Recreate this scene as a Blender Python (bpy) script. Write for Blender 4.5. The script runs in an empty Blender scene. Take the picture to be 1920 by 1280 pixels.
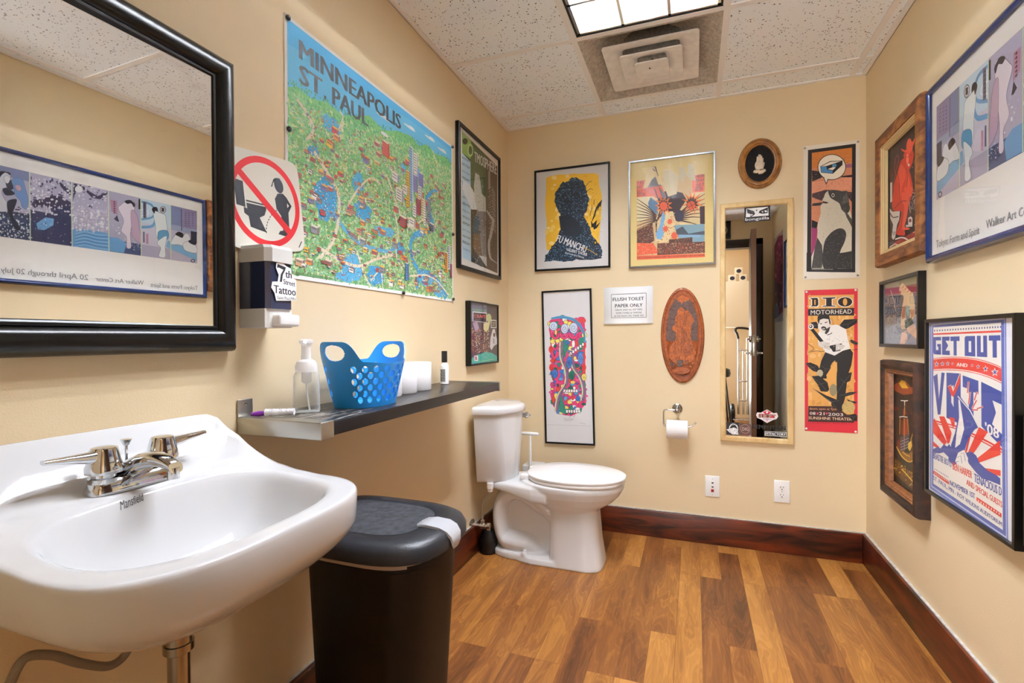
import bpy, bmesh, math, random
from mathutils import Vector, Matrix
PI = math.pi
sc = bpy.context.scene
COL = sc.collection
# ------------------------------------------------------------ camera
cam_data = bpy.data.cameras.new('camera'); cam = bpy.data.objects.new('camera', cam_data); COL.objects.link(cam)
F_PX, YAW, PITCH, ROLL = 927.29, 0.3515, -0.0072, 0.0053
cam_data.sensor_width = 36; cam_data.lens = F_PX / 1920 * 36; cam_data.clip_start = 0.005
cy, sy, cp, sp, cr, sr = math.cos(YAW), math.sin(YAW), math.cos(PITCH), math.sin(PITCH), math.cos(ROLL), math.sin(ROLL)
rt = Vector((cy, sy, 0)); fh = Vector((-sy, cy, 0)); zz = Vector((0, 0, 1))
fwd = fh * cp + zz * sp; up0 = zz * cp - fh * sp
right = rt * cr - up0 * sr; up = rt * sr + up0 * cr
M = Matrix((right, up, -fwd)).transposed().to_4x4(); M.translation = Vector((1.0851, -2.8941, 1.123))
cam.matrix_world = M
sc.camera = cam
# ------------------------------------------------------------ world, exposure
sc.view_settings.view_transform = 'Standard'; sc.view_settings.look = 'None'
sc.view_settings.gamma = 1.0; sc.view_settings.use_curve_mapping = False
sc.view_settings.exposure = 0.9
sc.cycles.use_denoising = True
sc.cycles.max_bounces = 14; sc.cycles.diffuse_bounces = 10; sc.cycles.transparent_max_bounces = 16
sc.cycles.sample_clamp_indirect = 6
w = bpy.data.worlds.new('world'); sc.world = w; w.use_nodes = True
w.node_tree.nodes['Background'].inputs[0].default_value = (1.0, 0.95, 0.88, 1)
w.node_tree.nodes['Background'].inputs[1].default_value = 0.35
# ------------------------------------------------------------ room numbers (metres)
W, H, YF = 1.8862, 2.4085, -3.10          # width, ceiling height, inner face of the door wall (back wall is y = 0)
GX, GY = 0.6026, -0.1714                  # first ceiling tee lines
TUBE_POWER = 140.0
def area(name, loc, aim, sx, sy_, power, col=(1, .96, .9)):
    d = bpy.data.lights.new(name, 'AREA'); d.shape = 'RECTANGLE'; d.size = sx; d.size_y = sy_; d.energy = power; d.color = col
    o = bpy.data.objects.new(name, d); COL.objects.link(o); o.location = loc
    o.rotation_euler = (Vector(aim) - Vector(loc)).to_track_quat('-Z', 'Y').to_euler()
    return o
# ceiling lamp of the corridor the door opens onto
area('corridor_lamp', (1.1, -4.0, 2.36), (1.1, -4.0, 0), 0.9, 0.6, 4.0)
# unseen fill light added in the corridor to brighten the bathroom ceiling
area('corridor_fill', (.75, -4.60, 1.0), (.9, 0, 1.9), 1.2, 1.5, 60.0, (.93, .97, 1.0))

# ------------------------------------------------------------ colour and material helpers
def lin(c):
    return c / 12.92 if c <= 0.04045 else ((c + 0.055) / 1.055) ** 2.4
def rgb(h):
    if isinstance(h, str): h = h.lstrip('#'); return tuple(lin(int(h[i:i + 2], 16) / 255) for i in (0, 2, 4)) + (1,)
    return tuple(h) + (1,) if len(h) == 3 else tuple(h)
def mat(name, col, rough=0.5, metal=0.0, bump=0.0, scale=200.0, vary=0.0, coat=0.0, trans=0.0, ior=1.45, vscale=6.0, emit=0.0, spec=0.5):
    m = bpy.data.materials.new(name); m.use_nodes = True
    n = m.node_tree.nodes; l = m.node_tree.links; b = n['Principled BSDF']
    b.inputs['Base Color'].default_value = rgb(col); b.inputs['Roughness'].default_value = rough
    b.inputs['Metallic'].default_value = metal; b.inputs['Coat Weight'].default_value = coat
    b.inputs['Transmission Weight'].default_value = trans; b.inputs['IOR'].default_value = ior
    b.inputs['Specular IOR Level'].default_value = spec
    if emit: b.inputs['Emission Color'].default_value = rgb(col); b.inputs['Emission Strength'].default_value = emit
    tc = n.new('ShaderNodeTexCoord')
    if vary:
        t = n.new('ShaderNodeTexNoise'); t.inputs['Scale'].default_value = vscale; t.inputs['Detail'].default_value = 5
        l.new(tc.outputs['Object'], t.inputs['Vector'])
        mx = n.new('ShaderNodeMix'); mx.data_type = 'RGBA'; mx.blend_type = 'MULTIPLY'; mx.inputs[0].default_value = 1.0
        r = n.new('ShaderNodeMapRange'); r.inputs[1].default_value = .3; r.inputs[2].default_value = .7
        r.inputs[3].default_value = 1 - vary; r.inputs[4].default_value = 1 + vary * .4
        l.new(t.outputs['Fac'], r.inputs[0]); mx.inputs[6].default_value = rgb(col); l.new(r.outputs[0], mx.inputs[7])
        l.new(mx.outputs[2], b.inputs['Base Color'])
    if bump:
        t2 = n.new('ShaderNodeTexNoise'); t2.inputs['Scale'].default_value = scale; t2.inputs['Detail'].default_value = 3
        l.new(tc.outputs['Object'], t2.inputs['Vector'])
        bp = n.new('ShaderNodeBump'); bp.inputs['Strength'].default_value = bump; bp.inputs['Distance'].default_value = .002
        l.new(t2.outputs['Fac'], bp.inputs['Height']); l.new(bp.outputs[0], b.inputs['Normal'])
    return m

# ------------------------------------------------------------ mesh helpers
class MB:
    def __init__(s): s.v = []; s.f = []; s.m = []; s.c = []; s.mi = 0; s.col = None
    def add(s, vs, fs):
        o = len(s.v); s.v += [tuple(v) for v in vs]
        for f in fs: s.f.append([o + i for i in f]); s.m.append(s.mi); s.c.append(s.col)
    def mark(s): return len(s.v)
    def move(s, start, M):                              # transform everything added since mark()
        for i in range(start, len(s.v)): s.v[i] = tuple(M @ Vector(s.v[i]))
    def box(s, a, b, bev=0.0):
        bm = bmesh.new(); bmesh.ops.create_cube(bm, size=1)
        c = [(a[i] + b[i]) / 2 for i in range(3)]; d = [abs(b[i] - a[i]) for i in range(3)]
        for v in bm.verts: v.co = Vector([c[i] + v.co[i] * d[i] for i in range(3)])
        if bev: bmesh.ops.bevel(bm, geom=bm.edges[:], offset=min(bev, min(d) * .49), segments=3, affect='EDGES', profile=.5)
        bm.verts.index_update(); s.add([v.co[:] for v in bm.verts], [[v.index for v in f.verts] for f in bm.faces]); bm.free()
    def loft(s, rings, cap0=True, cap1=True, closed=True):
        n = len(rings[0]); vs = [p for r in rings for p in r]; fs = []
        for k in range(len(rings) - 1):
            for i in range(n if closed else n - 1):
                j = (i + 1) % n; fs.append([k * n + i, k * n + j, (k + 1) * n + j, (k + 1) * n + i])
        if cap0: fs.append(list(range(n))[::-1])
        if cap1: fs.append([(len(rings) - 1) * n + i for i in range(n)])
        s.add(vs, fs)
    def lathe(s, prof, c=(0, 0, 0), axis='z', n=32, cap=True):     # prof: (radius, height)
        rings = []
        for r, h in prof:
            rg = []
            for i in range(n):
                a = 2 * PI * i / n; x, y = r * math.cos(a), r * math.sin(a)
                p = {'z': (x, y, h), 'x': (h, x, y), 'y': (y, h, x)}[axis]
                rg.append((c[0] + p[0], c[1] + p[1], c[2] + p[2]))
            rings.append(rg)
        s.loft(rings, cap, cap)
    def tube(s, pts, r, n=12, cap=True, smooth=0):
        P = [Vector(p) for p in pts]; R = list(r) if isinstance(r, (list, tuple)) else [r] * len(P)
        if smooth:                                       # Catmull-Rom
            Q = []; RR = []
            for i in range(len(P) - 1):
                a, b_, c_, d = P[max(i - 1, 0)], P[i], P[i + 1], P[min(i + 2, len(P) - 1)]
                for k in range(smooth):
                    t = k / smooth
                    Q.append(.5 * ((2 * b_) + (c_ - a) * t + (2 * a - 5 * b_ + 4 * c_ - d) * t * t + (3 * b_ - a - 3 * c_ + d) * t ** 3))
                    RR.append(R[i] * (1 - t) + R[i + 1] * t)
            Q.append(P[-1]); RR.append(R[-1]); P, R = Q, RR
        rings = []; nrm = None
        for i, p in enumerate(P):
            t = (P[min(i + 1, len(P) - 1)] - P[max(i - 1, 0)]).normalized()
            if nrm is None:
                nrm = t.cross(Vector((0, 0, 1)) if abs(t.z) < .9 else Vector((1, 0, 0))).normalized()
            nrm = (nrm - t * nrm.dot(t)).normalized(); bi = t.cross(nrm)
            rings.append([tuple(p + (nrm * math.cos(2 * PI * k / n) + bi * math.sin(2 * PI * k / n)) * R[i]) for k in range(n)])
        s.loft(rings, cap, cap)
    def prism(s, poly, fn, d0, d1):                       # poly of (u,v); fn(u,v,d) -> xyz
        n = len(poly); vs = [fn(u, v, d0) for u, v in poly] + [fn(u, v, d1) for u, v in poly]
        s.add(vs, [list(range(n))[::-1], [n + i for i in range(n)]] + [[i, (i + 1) % n, n + (i + 1) % n, n + i] for i in range(n)])
    def build(s, name, mats, parent=None, smooth=True, ang=35, origin=None):
        if not isinstance(mats, (list, tuple)): mats = [mats]
        o0 = wloc(parent) if parent is not None else Vector(origin or (0, 0, 0))
        if parent is None and origin is None and s.v:
            xs, ys, zs = zip(*s.v); o0 = Vector(((min(xs) + max(xs)) / 2, (min(ys) + max(ys)) / 2, min(zs)))
        me = bpy.data.meshes.new(name); me.from_pydata([tuple(Vector(v) - o0) for v in s.v], [], s.f)
        for m in mats: me.materials.append(m)
        me.polygons.foreach_set('material_index', s.m)
        if any(c is not None for c in s.c):
            at = me.color_attributes.new('Col', 'FLOAT_COLOR', 'CORNER')
            buf = []
            for p in me.polygons: buf += list(s.c[p.index] or (1, 1, 1, 1)) * p.loop_total
            at.data.foreach_set('color', buf)
        bm = bmesh.new(); bm.from_mesh(me)
        if not any(c is not None for c in s.c): bmesh.ops.recalc_face_normals(bm, faces=bm.faces[:])
        bm.to_mesh(me); bm.free()
        if smooth:
            me.shade_smooth(); me.set_sharp_from_angle(angle=math.radians(ang))
        ob = bpy.data.objects.new(name, me); COL.objects.link(ob)
        if parent is not None: ob.parent = parent
        else: ob.location = o0
        return ob
def wloc(o):
    v = Vector((0, 0, 0))
    while o is not None: v = v + o.location; o = o.parent
    return v
def thing(name, label, cat, loc=(0, 0, 0), group=None):
    o = bpy.data.objects.new(name, None); COL.objects.link(o); o.location = loc; o.empty_display_size = .05
    return tag(o, label, cat, group)
def tag(o, label, cat, group=None):
    o['label'] = label; o['category'] = cat
    if group: o['group'] = group
    return o
def struct(o): o['kind'] = 'structure'; return o
def boxo(name, a, b, m, parent=None, bev=0.0, ang=35):
    mb = MB(); mb.box(a, b, bev); return mb.build(name, m, parent, ang=ang)
def sub(o, lv=2):
    m = o.modifiers.new('subdiv', 'SUBSURF'); m.levels = lv; m.render_levels = lv; return o
def se(n, a, b, p=2.0, c=(0, 0)):                        # superellipse outline
    out = []
    for i in range(n):
        t = 2 * PI * i / n; ct, st = math.cos(t), math.sin(t)
        out.append((c[0] + a * math.copysign(abs(ct) ** (2 / p), ct), c[1] + b * math.copysign(abs(st) ** (2 / p), st)))
    return out
def lerp(a, b, t): return a + (b - a) * t
def sst(t): t = max(0, min(1, t)); return t * t * (3 - 2 * t)
def interp(x, tab):
    if x <= tab[0][0]: return tab[0][1]
    for (a, b), (c, d) in zip(tab, tab[1:]):
        if x <= c: return lerp(b, d, sst((x - a) / (c - a)) * .5 + .5 * (x - a) / (c - a))
    return tab[-1][1]
# ------------------------------------------------------------ materials of the room
M_WALL = mat('wall_paint', '#e4d0aa', .55, bump=.25, scale=260, vary=.05, vscale=1.3)
def floor_mat():
    m = bpy.data.materials.new('wood_laminate'); m.use_nodes = True; n = m.node_tree.nodes; l = m.node_tree.links; b = n['Principled BSDF']
    tc = n.new('ShaderNodeTexCoord'); mp = n.new('ShaderNodeMapping'); l.new(tc.outputs['Object'], mp.inputs[0])
    mp.inputs['Rotation'].default_value = (0, 0, PI / 2); mp.inputs['Location'].default_value = (.37, .045, 0)
    br = n.new('ShaderNodeTexBrick'); l.new(mp.outputs[0], br.inputs[0])
    br.inputs['Color1'].default_value = (0, 0, 0, 1); br.inputs['Color2'].default_value = (1, 1, 1, 1); br.inputs['Mortar'].default_value = (.5, .5, .5, 1)
    br.inputs['Scale'].default_value = 1; br.inputs['Mortar Size'].default_value = .0009; br.inputs['Brick Width'].default_value = .83
    br.inputs['Row Height'].default_value = .092; br.inputs['Bias'].default_value = 0; br.offset = .37; br.offset_frequency = 3
    sep = n.new('ShaderNodeSeparateColor'); l.new(br.outputs['Color'], sep.inputs[0])
    off = n.new('ShaderNodeVectorMath'); off.operation = 'SCALE'; l.new(br.outputs['Color'], off.inputs[0]); off.inputs[3].default_value = 13.7
    add = n.new('ShaderNodeVectorMath'); l.new(mp.outputs[0], add.inputs[0]); l.new(off.outputs[0], add.inputs[1])
    st = n.new('ShaderNodeMapping'); st.inputs['Scale'].default_value = (1.3, 7.5, 1); l.new(add.outputs[0], st.inputs[0])
    g = n.new('ShaderNodeTexNoise'); g.inputs['Scale'].default_value = 2.2; g.inputs['Detail'].default_value = 2.5; g.inputs['Roughness'].default_value = .5; g.inputs['Distortion'].default_value = .7
    l.new(st.outputs[0], g.inputs['Vector'])
    fs = n.new('ShaderNodeMapping'); fs.inputs['Scale'].default_value = (4, 90, 1); l.new(add.outputs[0], fs.inputs[0])
    fine = n.new('ShaderNodeTexNoise'); fine.inputs['Scale'].default_value = 1.5; fine.inputs['Detail'].default_value = 6; fine.inputs['Roughness'].default_value = .7; l.new(fs.outputs[0], fine.inputs['Vector'])
    def mth(op, a, b_=None, v=None):
        q = n.new('ShaderNodeMath'); q.operation = op
        for i, x in enumerate((a, b_)):
            if x is None: continue
            if isinstance(x, (int, float)): q.inputs[i].default_value = x
            else: l.new(x, q.inputs[i])
        return q.outputs[0]
    rings = mth('POWER', mth('ADD', mth('MULTIPLY', mth('SINE', mth('MULTIPLY', g.outputs['Fac'], 70.0)), .5), .5), 3.0)   # cathedral grain: contour lines of a stretched noise
    f = mth('ADD', mth('MULTIPLY', g.outputs['Fac'], .62), mth('MULTIPLY', fine.outputs['Fac'], .30))
    f = mth('ADD', f, mth('MULTIPLY', rings, .10))
    f = mth('ADD', f, mth('MULTIPLY', mth('SUBTRACT', sep.outputs[0], .5), .42))
    cr_ = n.new('ShaderNodeValToRGB'); l.new(f, cr_.inputs[0]); e = cr_.color_ramp.elements
    e[0].position = .12; e[0].color = rgb('#43260f'); e[1].position = .88; e[1].color = rgb('#c18a48')
    for p_, c_ in ((.3, '#6c3f1d'), (.48, '#885426'), (.66, '#a87234')): q = e.new(p_); q.color = rgb(c_)
    mx = n.new('ShaderNodeMix'); mx.data_type = 'RGBA'; l.new(br.outputs['Fac'], mx.inputs[0]); l.new(cr_.outputs[0], mx.inputs[6]); mx.inputs[7].default_value = rgb('#6f4116')
    l.new(mx.outputs[2], b.inputs['Base Color']); b.inputs['Roughness'].default_value = .34
    # short worm-like embossed marks of the laminate
    v2 = n.new('ShaderNodeMapping'); v2.inputs['Scale'].default_value = (26, 70, 1); l.new(add.outputs[0], v2.inputs[0])
    n2 = n.new('ShaderNodeTexNoise'); n2.inputs['Scale'].default_value = 1; n2.inputs['Detail'].default_value = 3; l.new(v2.outputs[0], n2.inputs['Vector'])
    bp = n.new('ShaderNodeBump'); bp.inputs['Strength'].default_value = .35; bp.inputs['Distance'].default_value = .001; l.new(n2.outputs['Fac'], bp.inputs['Height']); l.new(bp.outputs[0], b.inputs['Normal'])
    return m
M_FLOOR = floor_mat()
def darkwood(name, c0, c1, sc_=(14, 14, 1.4), rough=.35):
    m = bpy.data.materials.new(name); m.use_nodes = True; n = m.node_tree.nodes; l = m.node_tree.links; b = n['Principled BSDF']
    tc = n.new('ShaderNodeTexCoord'); mp = n.new('ShaderNodeMapping'); mp.inputs['Scale'].default_value = sc_; l.new(tc.outputs['Object'], mp.inputs[0])
    g = n.new('ShaderNodeTexNoise'); g.inputs['Scale'].default_value = 2.5; g.inputs['Detail'].default_value = 7; g.inputs['Distortion'].default_value = 1.3; l.new(mp.outputs[0], g.inputs['Vector'])
    cr_ = n.new('ShaderNodeValToRGB'); l.new(g.outputs['Fac'], cr_.inputs[0]); e = cr_.color_ramp.elements
    e[0].position = .35; e[0].color = rgb(c0); e[1].position = .68; e[1].color = rgb(c1)
    l.new(cr_.outputs[0], b.inputs['Base Color']); b.inputs['Roughness'].default_value = rough
    return m
M_BASEX = darkwood('baseboard_wood_x', '#200c06', '#6e2c10', (1.2, 8, 8))
M_BASEY = darkwood('baseboard_wood_y', '#200c06', '#6e2c10', (8, 1.2, 8))
def tile_mat():
    m = bpy.data.materials.new('acoustic_tile'); m.use_nodes = True; n = m.node_tree.nodes; l = m.node_tree.links; b = n['Principled BSDF']
    tc = n.new('ShaderNodeTexCoord'); v = n.new('ShaderNodeTexVoronoi'); v.inputs['Scale'].default_value = 105; v.inputs['Randomness'].default_value = 1
    nz = n.new('ShaderNodeTexNoise'); nz.inputs['Scale'].default_value = 90
    vm = n.new('ShaderNodeVectorMath'); vm.operation = 'MULTIPLY_ADD'; l.new(nz.outputs['Color'], vm.inputs[0]); vm.inputs[1].default_value = (.011, .011, 0)
    l.new(tc.outputs['Object'], nz.inputs['Vector']); l.new(tc.outputs['Object'], vm.inputs[2]); l.new(vm.outputs[0], v.inputs['Vector'])
    sp_ = n.new('ShaderNodeSeparateColor'); l.new(v.outputs['Color'], sp_.inputs[0])
    rad = n.new('ShaderNodeMapRange'); rad.inputs[1].default_value = .35; rad.inputs[2].default_value = 1; rad.inputs[3].default_value = .03; rad.inputs[4].default_value = .34; l.new(sp_.outputs[0], rad.inputs[0])
    lt = n.new('ShaderNodeMath'); lt.operation = 'LESS_THAN'; l.new(v.outputs['Distance'], lt.inputs[0]); l.new(rad.outputs[0], lt.inputs[1])
    mx = n.new('ShaderNodeMix'); mx.data_type = 'RGBA'; l.new(lt.outputs[0], mx.inputs[0]); mx.inputs[6].default_value = rgb('#f3f7f9'); mx.inputs[7].default_value = rgb('#5a4c40')
    l.new(mx.outputs[2], b.inputs['Base Color']); b.inputs['Roughness'].default_value = .9
    return m
M_TILE = tile_mat()
M_TEE = mat('ceiling_grid_metal', '#efece8', .5)
# ------------------------------------------------------------ shell
T = .1
struct(boxo('floor', (-.1, -5.0, -.05), (2.6, .1, 0), M_FLOOR))
struct(boxo('wall_left', (-T, YF - .12, 0), (0, T, H + .3), M_WALL))
struct(boxo('wall_back', (0, 0, 0), (W, T, H + .3), M_WALL))
struct(boxo('wall_right', (W, YF - .12, 0), (W + T, T, H + .3), M_WALL))
DX0, DX1, DH = .80, 1.735, 2.13
mb = MB(); mb.box((0, YF - .12, 0), (DX0, YF, H + .3)); mb.box((DX1, YF - .12, 0), (W, YF, H + .3)); mb.box((DX0, YF - .12, DH), (DX1, YF, H + .3))
struct(mb.build('wall_front', M_WALL))
# corridor seen through the doorway
M_CORR = mat('corridor_paint', '#d9c9ae', .6)
mb = MB(); mb.box((-.1, -4.75, 0), (2.6, -4.65, H + .3)); struct(mb.build('wall_corridor_back', M_CORR))
mb = MB(); mb.box((-.2, -4.75, 0), (-.1, YF - .12, H + .3)); struct(mb.build('wall_corridor_left', M_CORR))
mb = MB(); mb.box((2.5, -4.75, 0), (2.6, YF - .12, H + .3)); struct(mb.build('wall_corridor_right', M_CORR))
mb = MB(); mb.box((W + T, YF - .12, 0), (2.6, YF - .02, H + .3)); struct(mb.build('wall_corridor_front', M_CORR))
struct(boxo('ceiling_corridor', (-.2, -4.75, H), (2.6, YF - .12, H + .05), M_CORR))
# door frame
M_DFR = mat('dark_door_stain', '#2c1a12', .35, vary=.2, vscale=4)
mb = MB()
for x0, x1 in ((DX0 - .0, DX0 + .03), (DX1 - .03, DX1)): mb.box((x0, YF - .13, 0), (x1, YF + .012, DH), .002)
mb.box((DX0, YF - .13, DH - .03), (DX1, YF + .012, DH), .002)
for x0, x1 in ((DX0 - .06, DX0 + .006), (DX1 - .006, DX1 + .06)): mb.box((x0, YF, 0), (x1, YF + .018, DH + .06), .004)
mb.box((DX0 - .06, YF, DH - .006), (DX1 + .06, YF + .018, DH + .06), .004)
struct(mb.build('trim_1', M_DFR))
# ------------------------------------------------------------ ceiling: acoustic tiles resting on a T-grid; openings for lamp and vent
xs = [0, GX, GX + .61, GX + 1.22, W]
ys = [0, GY, GY - .61, GY - 1.22, GY - 1.83, GY - 2.44, YF]
mb = MB(); rnd = random.Random(4)
for i in range(4):
    for j in range(6):
        if i == 1 and j in (1, 2, 3): continue
        dz = rnd.uniform(.0, .002)
        mb.box((xs[i] + .001, ys[j + 1] + .001, H + .004 + dz), (xs[i + 1] - .001, ys[j] - .001, H + .02))
struct(mb.build('ceiling', M_TILE))
struct(boxo('ceiling_deck', (-T, YF - .12, H + .3), (W + T, T, H + .35), M_WALL))
mb = MB(); t = .012
for x in xs[1:4]: mb.box((x - t, YF, H - .002), (x + t, 0, H + .004))
for k, y in enumerate(ys[1:6]):
    for a, b_ in zip(xs, xs[1:]):
        if k == 2 and a == xs[1]: continue
        mb.box((a + t, y - t, H - .0015), (b_ - t, y + t, H + .004))
e = .022
mb.box((0, YF, H - .003), (e, 0, H + .004)); mb.box((W - e, YF, H - .003), (W, 0, H + .004)); mb.box((e, -e, H - .003), (W - e, 0, H + .004)); mb.box((e, YF, H - .003), (W - e, YF + e, H + .004))
for a in ((0, YF, H - .003), (W - .002, YF, H - .003)): mb.box(a, (a[0] + .002, 0, H + .02))
struct(mb.build('trim_2', M_TEE, ang=20))
# ------------------------------------------------------------ baseboards
for nm, a, b_, m in (('baseboard_back', (.02, -.02, 0), (W - .02, -.0005, .146), M_BASEX), ('baseboard_right', (W - .02, YF + .02, 0), (W - .0005, 0, .146), M_BASEY),
                     ('baseboard_left', (.0005, YF + .02, 0), (.02, 0, .15), M_BASEY)):
    struct(boxo(nm, a, b_, m, bev=.0025))
M_CAULK = mat('old_caulk', '#c9c6c0', .8, vary=.3, vscale=30)
mb = MB(); mb.box((.0, -.008, .1455), (W, -.0004, .1495)); mb.box((W - .010, YF, .1455), (W - .0004, 0, .1500)); mb.box((.0004, YF, .1495), (.008, 0, .153)); struct(mb.build('trim_3', M_CAULK))
# ------------------------------------------------------------ fluorescent troffer with parabolic louvre (2 x 4 ft)
M_LOUV = mat('louvre_enamel', '#f3f3f0', .3)
M_BLADE = mat('louvre_specular', '#e6e6e4', .22, metal=1)
M_BLACK = mat('black_reveal', '#14161c', .6)
M_TUBE = mat('lamp_tube', '#eef3ff', .5, emit=TUBE_POWER)
M_SOCK = mat('socket_plastic', '#eeeeea', .4)
lx0, lx1, ly1, ly0 = xs[1] + t, xs[2] - t, ys[2] - t, ys[4] + t
tr = thing('ceiling_light', 'recessed fluorescent ceiling light with white deep-cell louvre', 'ceiling light', ((lx0 + lx1) / 2, (ly0 + ly1) / 2, H))
mb = MB(); hz = H + .155
mb.box((lx0, ly0, H), (lx0 + .004, ly1, hz)); mb.box((lx1 - .004, ly0, H), (lx1, ly1, hz)); mb.box((lx0, ly0, H), (lx1, ly0 + .004, hz)); mb.box((lx0, ly1 - .004, H), (lx1, ly1, hz))
mb.box((lx0, ly0, hz), (lx1, ly1, hz + .004)); mb.build('housing', M_LOUV, tr)
mb = MB(); g0 = .012
mb.box((lx0 + .004, ly0 + .004, H - .001), (lx0 + g0, ly1 - .004, H + .03)); mb.box((lx1 - g0, ly0 + .004, H - .001), (lx1 - .004, ly1 - .004, H + .03))
mb.box((lx0 + .004, ly0 + .004, H - .001), (lx1 - .004, ly0 + g0, H + .03)); mb.box((lx0 + .004, ly1 - g0, H - .001), (lx1 - .004, ly1 - .004, H + .03)); mb.build('reveal', M_BLACK, tr)
mb = MB(); q0, q1, r0, r1 = lx0 + g0, lx1 - g0, ly0 + g0, ly1 - g0; lz = H + .078
def blade(a, b_, horiz):                                   # wedge blade, wide foot tapering upward
    (x0, y0), (x1, y1) = a, b_; wd, wt = .006, .0012
    if horiz: P = [(x0, y0 - wd, H + .001), (x0, y0 + wd, H + .001), (x0, y0 + wt, lz), (x0, y0 - wt, lz)]; Q = [(x1, p[1], p[2]) for p in P]
    else: P = [(x0 - wt * 0 - wd, y0, H + .001), (x0 + wd, y0, H + .001), (x0 + wt, y0, lz), (x0 - wt, y0, lz)]; Q = [(p[0], y1, p[2]) for p in P]
    mb.loft([P, Q])
for k in range(4): x = lerp(q0 + .006, q1 - .006, k / 3); blade((x, r0), (x, r1), False)
for k in range(7): y = lerp(r0 + .006, r1 - .006, k / 6); blade((q0, y), (q1, y), True)
mb.build('louvre', M_BLADE, tr)
for k in range(3):
    x = lerp(q0, q1, (k + .5) / 3)
    mb = MB(); mb.lathe([(.001, r0 + .03), (.0125, r0 + .03), (.0125, r1 - .03), (.001, r1 - .03)], (x, 0, H + .115), 'y', 12, False); mb.build('lamp_tube', M_TUBE, tr)
    for yy in (r0 + .004, r1 - .032): boxo('socket', (x - .016, yy, H + .095), (x + .016, yy + .028, H + .15), M_SOCK, tr, .004)
# ------------------------------------------------------------ air diffuser, stepped square cones
M_VENT = mat('diffuser_metal', '#f0ebe4', .5, vary=.12, vscale=25)
M_VDUST = mat('dusty_diffuser_metal', '#c3baac', .7, vary=.35, vscale=60)
M_DUCT = mat('duct_inside', '#23242c', .8)
vx0, vx1, vy1, vy0 = xs[1] + t, xs[2] - t, ys[1] - t, ys[2] + t; vc = ((vx0 + vx1) / 2, (vy0 + vy1) / 2)
vt = thing('air_diffuser', 'square stepped ceiling air vent with dusty plates', 'air vent', (vc[0], vc[1], H))
def sq(h, z, n=4, rd=.02):
    out = []
    for (qx, qy), a0 in (((1, 1), 0), ((-1, 1), 90), ((-1, -1), 180), ((1, -1), 270)):
        for k in range(n):
            a = math.radians(a0 + 90 * k / (n - 1)); out.append((vc[0] + qx * (h - rd) + rd * math.cos(a), vc[1] + qy * (h - rd) + rd * math.sin(a), z))
    return out
hw = (vx1 - vx0) / 2
mb = MB(); mb.loft([sq(hw, H - .001, rd=.003), sq(hw - .012, H - .001, rd=.004), sq(hw - .05, H + .035, rd=.03), sq(.19, H + .06, rd=.1), sq(.14, H + .10, rd=.139), sq(.14, H + .25, rd=.139)], False, False)
mb.build('outer_pan', M_VDUST, vt)
mb = MB(); mb.loft([sq(.14, H + .249, rd=.139)] * 2, True, True); mb.build('duct', M_DUCT, vt)
for nm, h, z, hole in (('outer_plate', .205, H - .004, .125), ('middle_plate', .135, H - .018, .065), ('centre_plate', .074, H - .03, 0)):
    mb = MB(); rs = [sq(h, z + .006, rd=.014), sq(h, z, rd=.014), sq(h - .008, z - .001, rd=.012)]
    if hole: rs += [sq(max(hole, .02), z + .022, rd=.02), sq(max(hole, .02), z + .024, rd=.02), sq(h - .012, z + .004, rd=.012), sq(h, z + .006, rd=.014)]
    mb.loft(rs, not hole, not hole); mb.build(nm, M_VENT, vt)
mb = MB(); mb.lathe([(.004, 0), (.004, .002)], (vc[0] - .01, vc[1] - .02, H - .0335), n=10); mb.build('screw', M_BLACK, vt)
mb = MB()
mb.box((vc[0] - .004, vc[1] - .004, H - .025), (vc[0] + .004, vc[1] + .004, H + .02)); mb.build('bracket', M_DUCT, vt)
# ------------------------------------------------------------ wall frames of reference: (u to the viewer's right, v up, d off the wall)
FL = lambda u, v, d: (d, u, v)
FB = lambda u, v, d: (u, -d, v)
FR = lambda u, v, d: (W - d, -u, v)
FF = lambda u, v, d: (-u, YF + d, v)
def frame_mesh(fn, r, prof):                              # r = u0,v0,u1,v1 ; prof = (inset, height) swept round with mitres
    mb = MB(); rings = []
    for w_, d in prof: rings.append([fn(r[0] + w_, r[1] + w_, d), fn(r[2] - w_, r[1] + w_, d), fn(r[2] - w_, r[3] - w_, d), fn(r[0] + w_, r[3] - w_, d)])
    mb.loft(rings + [rings[0]], False, False); return mb
def quad(fn, u0, v0, u1, v1, d0, d1): mb = MB(); mb.prism([(u0, v0), (u1, v0), (u1, v1), (u0, v1)], fn, d0, d1); return mb
M_PORC = mat('white_porcelain', '#dedfdf', .10)
M_CHROME = mat('chrome', '#d8dadc', .07, metal=1)
M_BRUSH = mat('brushed_steel', '#b9b6ae', .35, metal=1)
M_NICKEL = mat('satin_nickel', '#a8a49c', .25, metal=1)
M_BLKPL = mat('black_plastic', '#17181b', .4)
M_BLKFR = mat('black_lacquer', '#0d0c0b', .28, spec=.4)
M_DARK = mat('rubber_black', '#0d0d0f', .35)
M_WHPL = mat('white_plastic', '#eeeeec', .3)
M_PAPER = mat('white_paper', '#f0f0ee', .8)
M_MIRROR = bpy.data.materials.new('mirror_silver'); M_MIRROR.use_nodes = True
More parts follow.
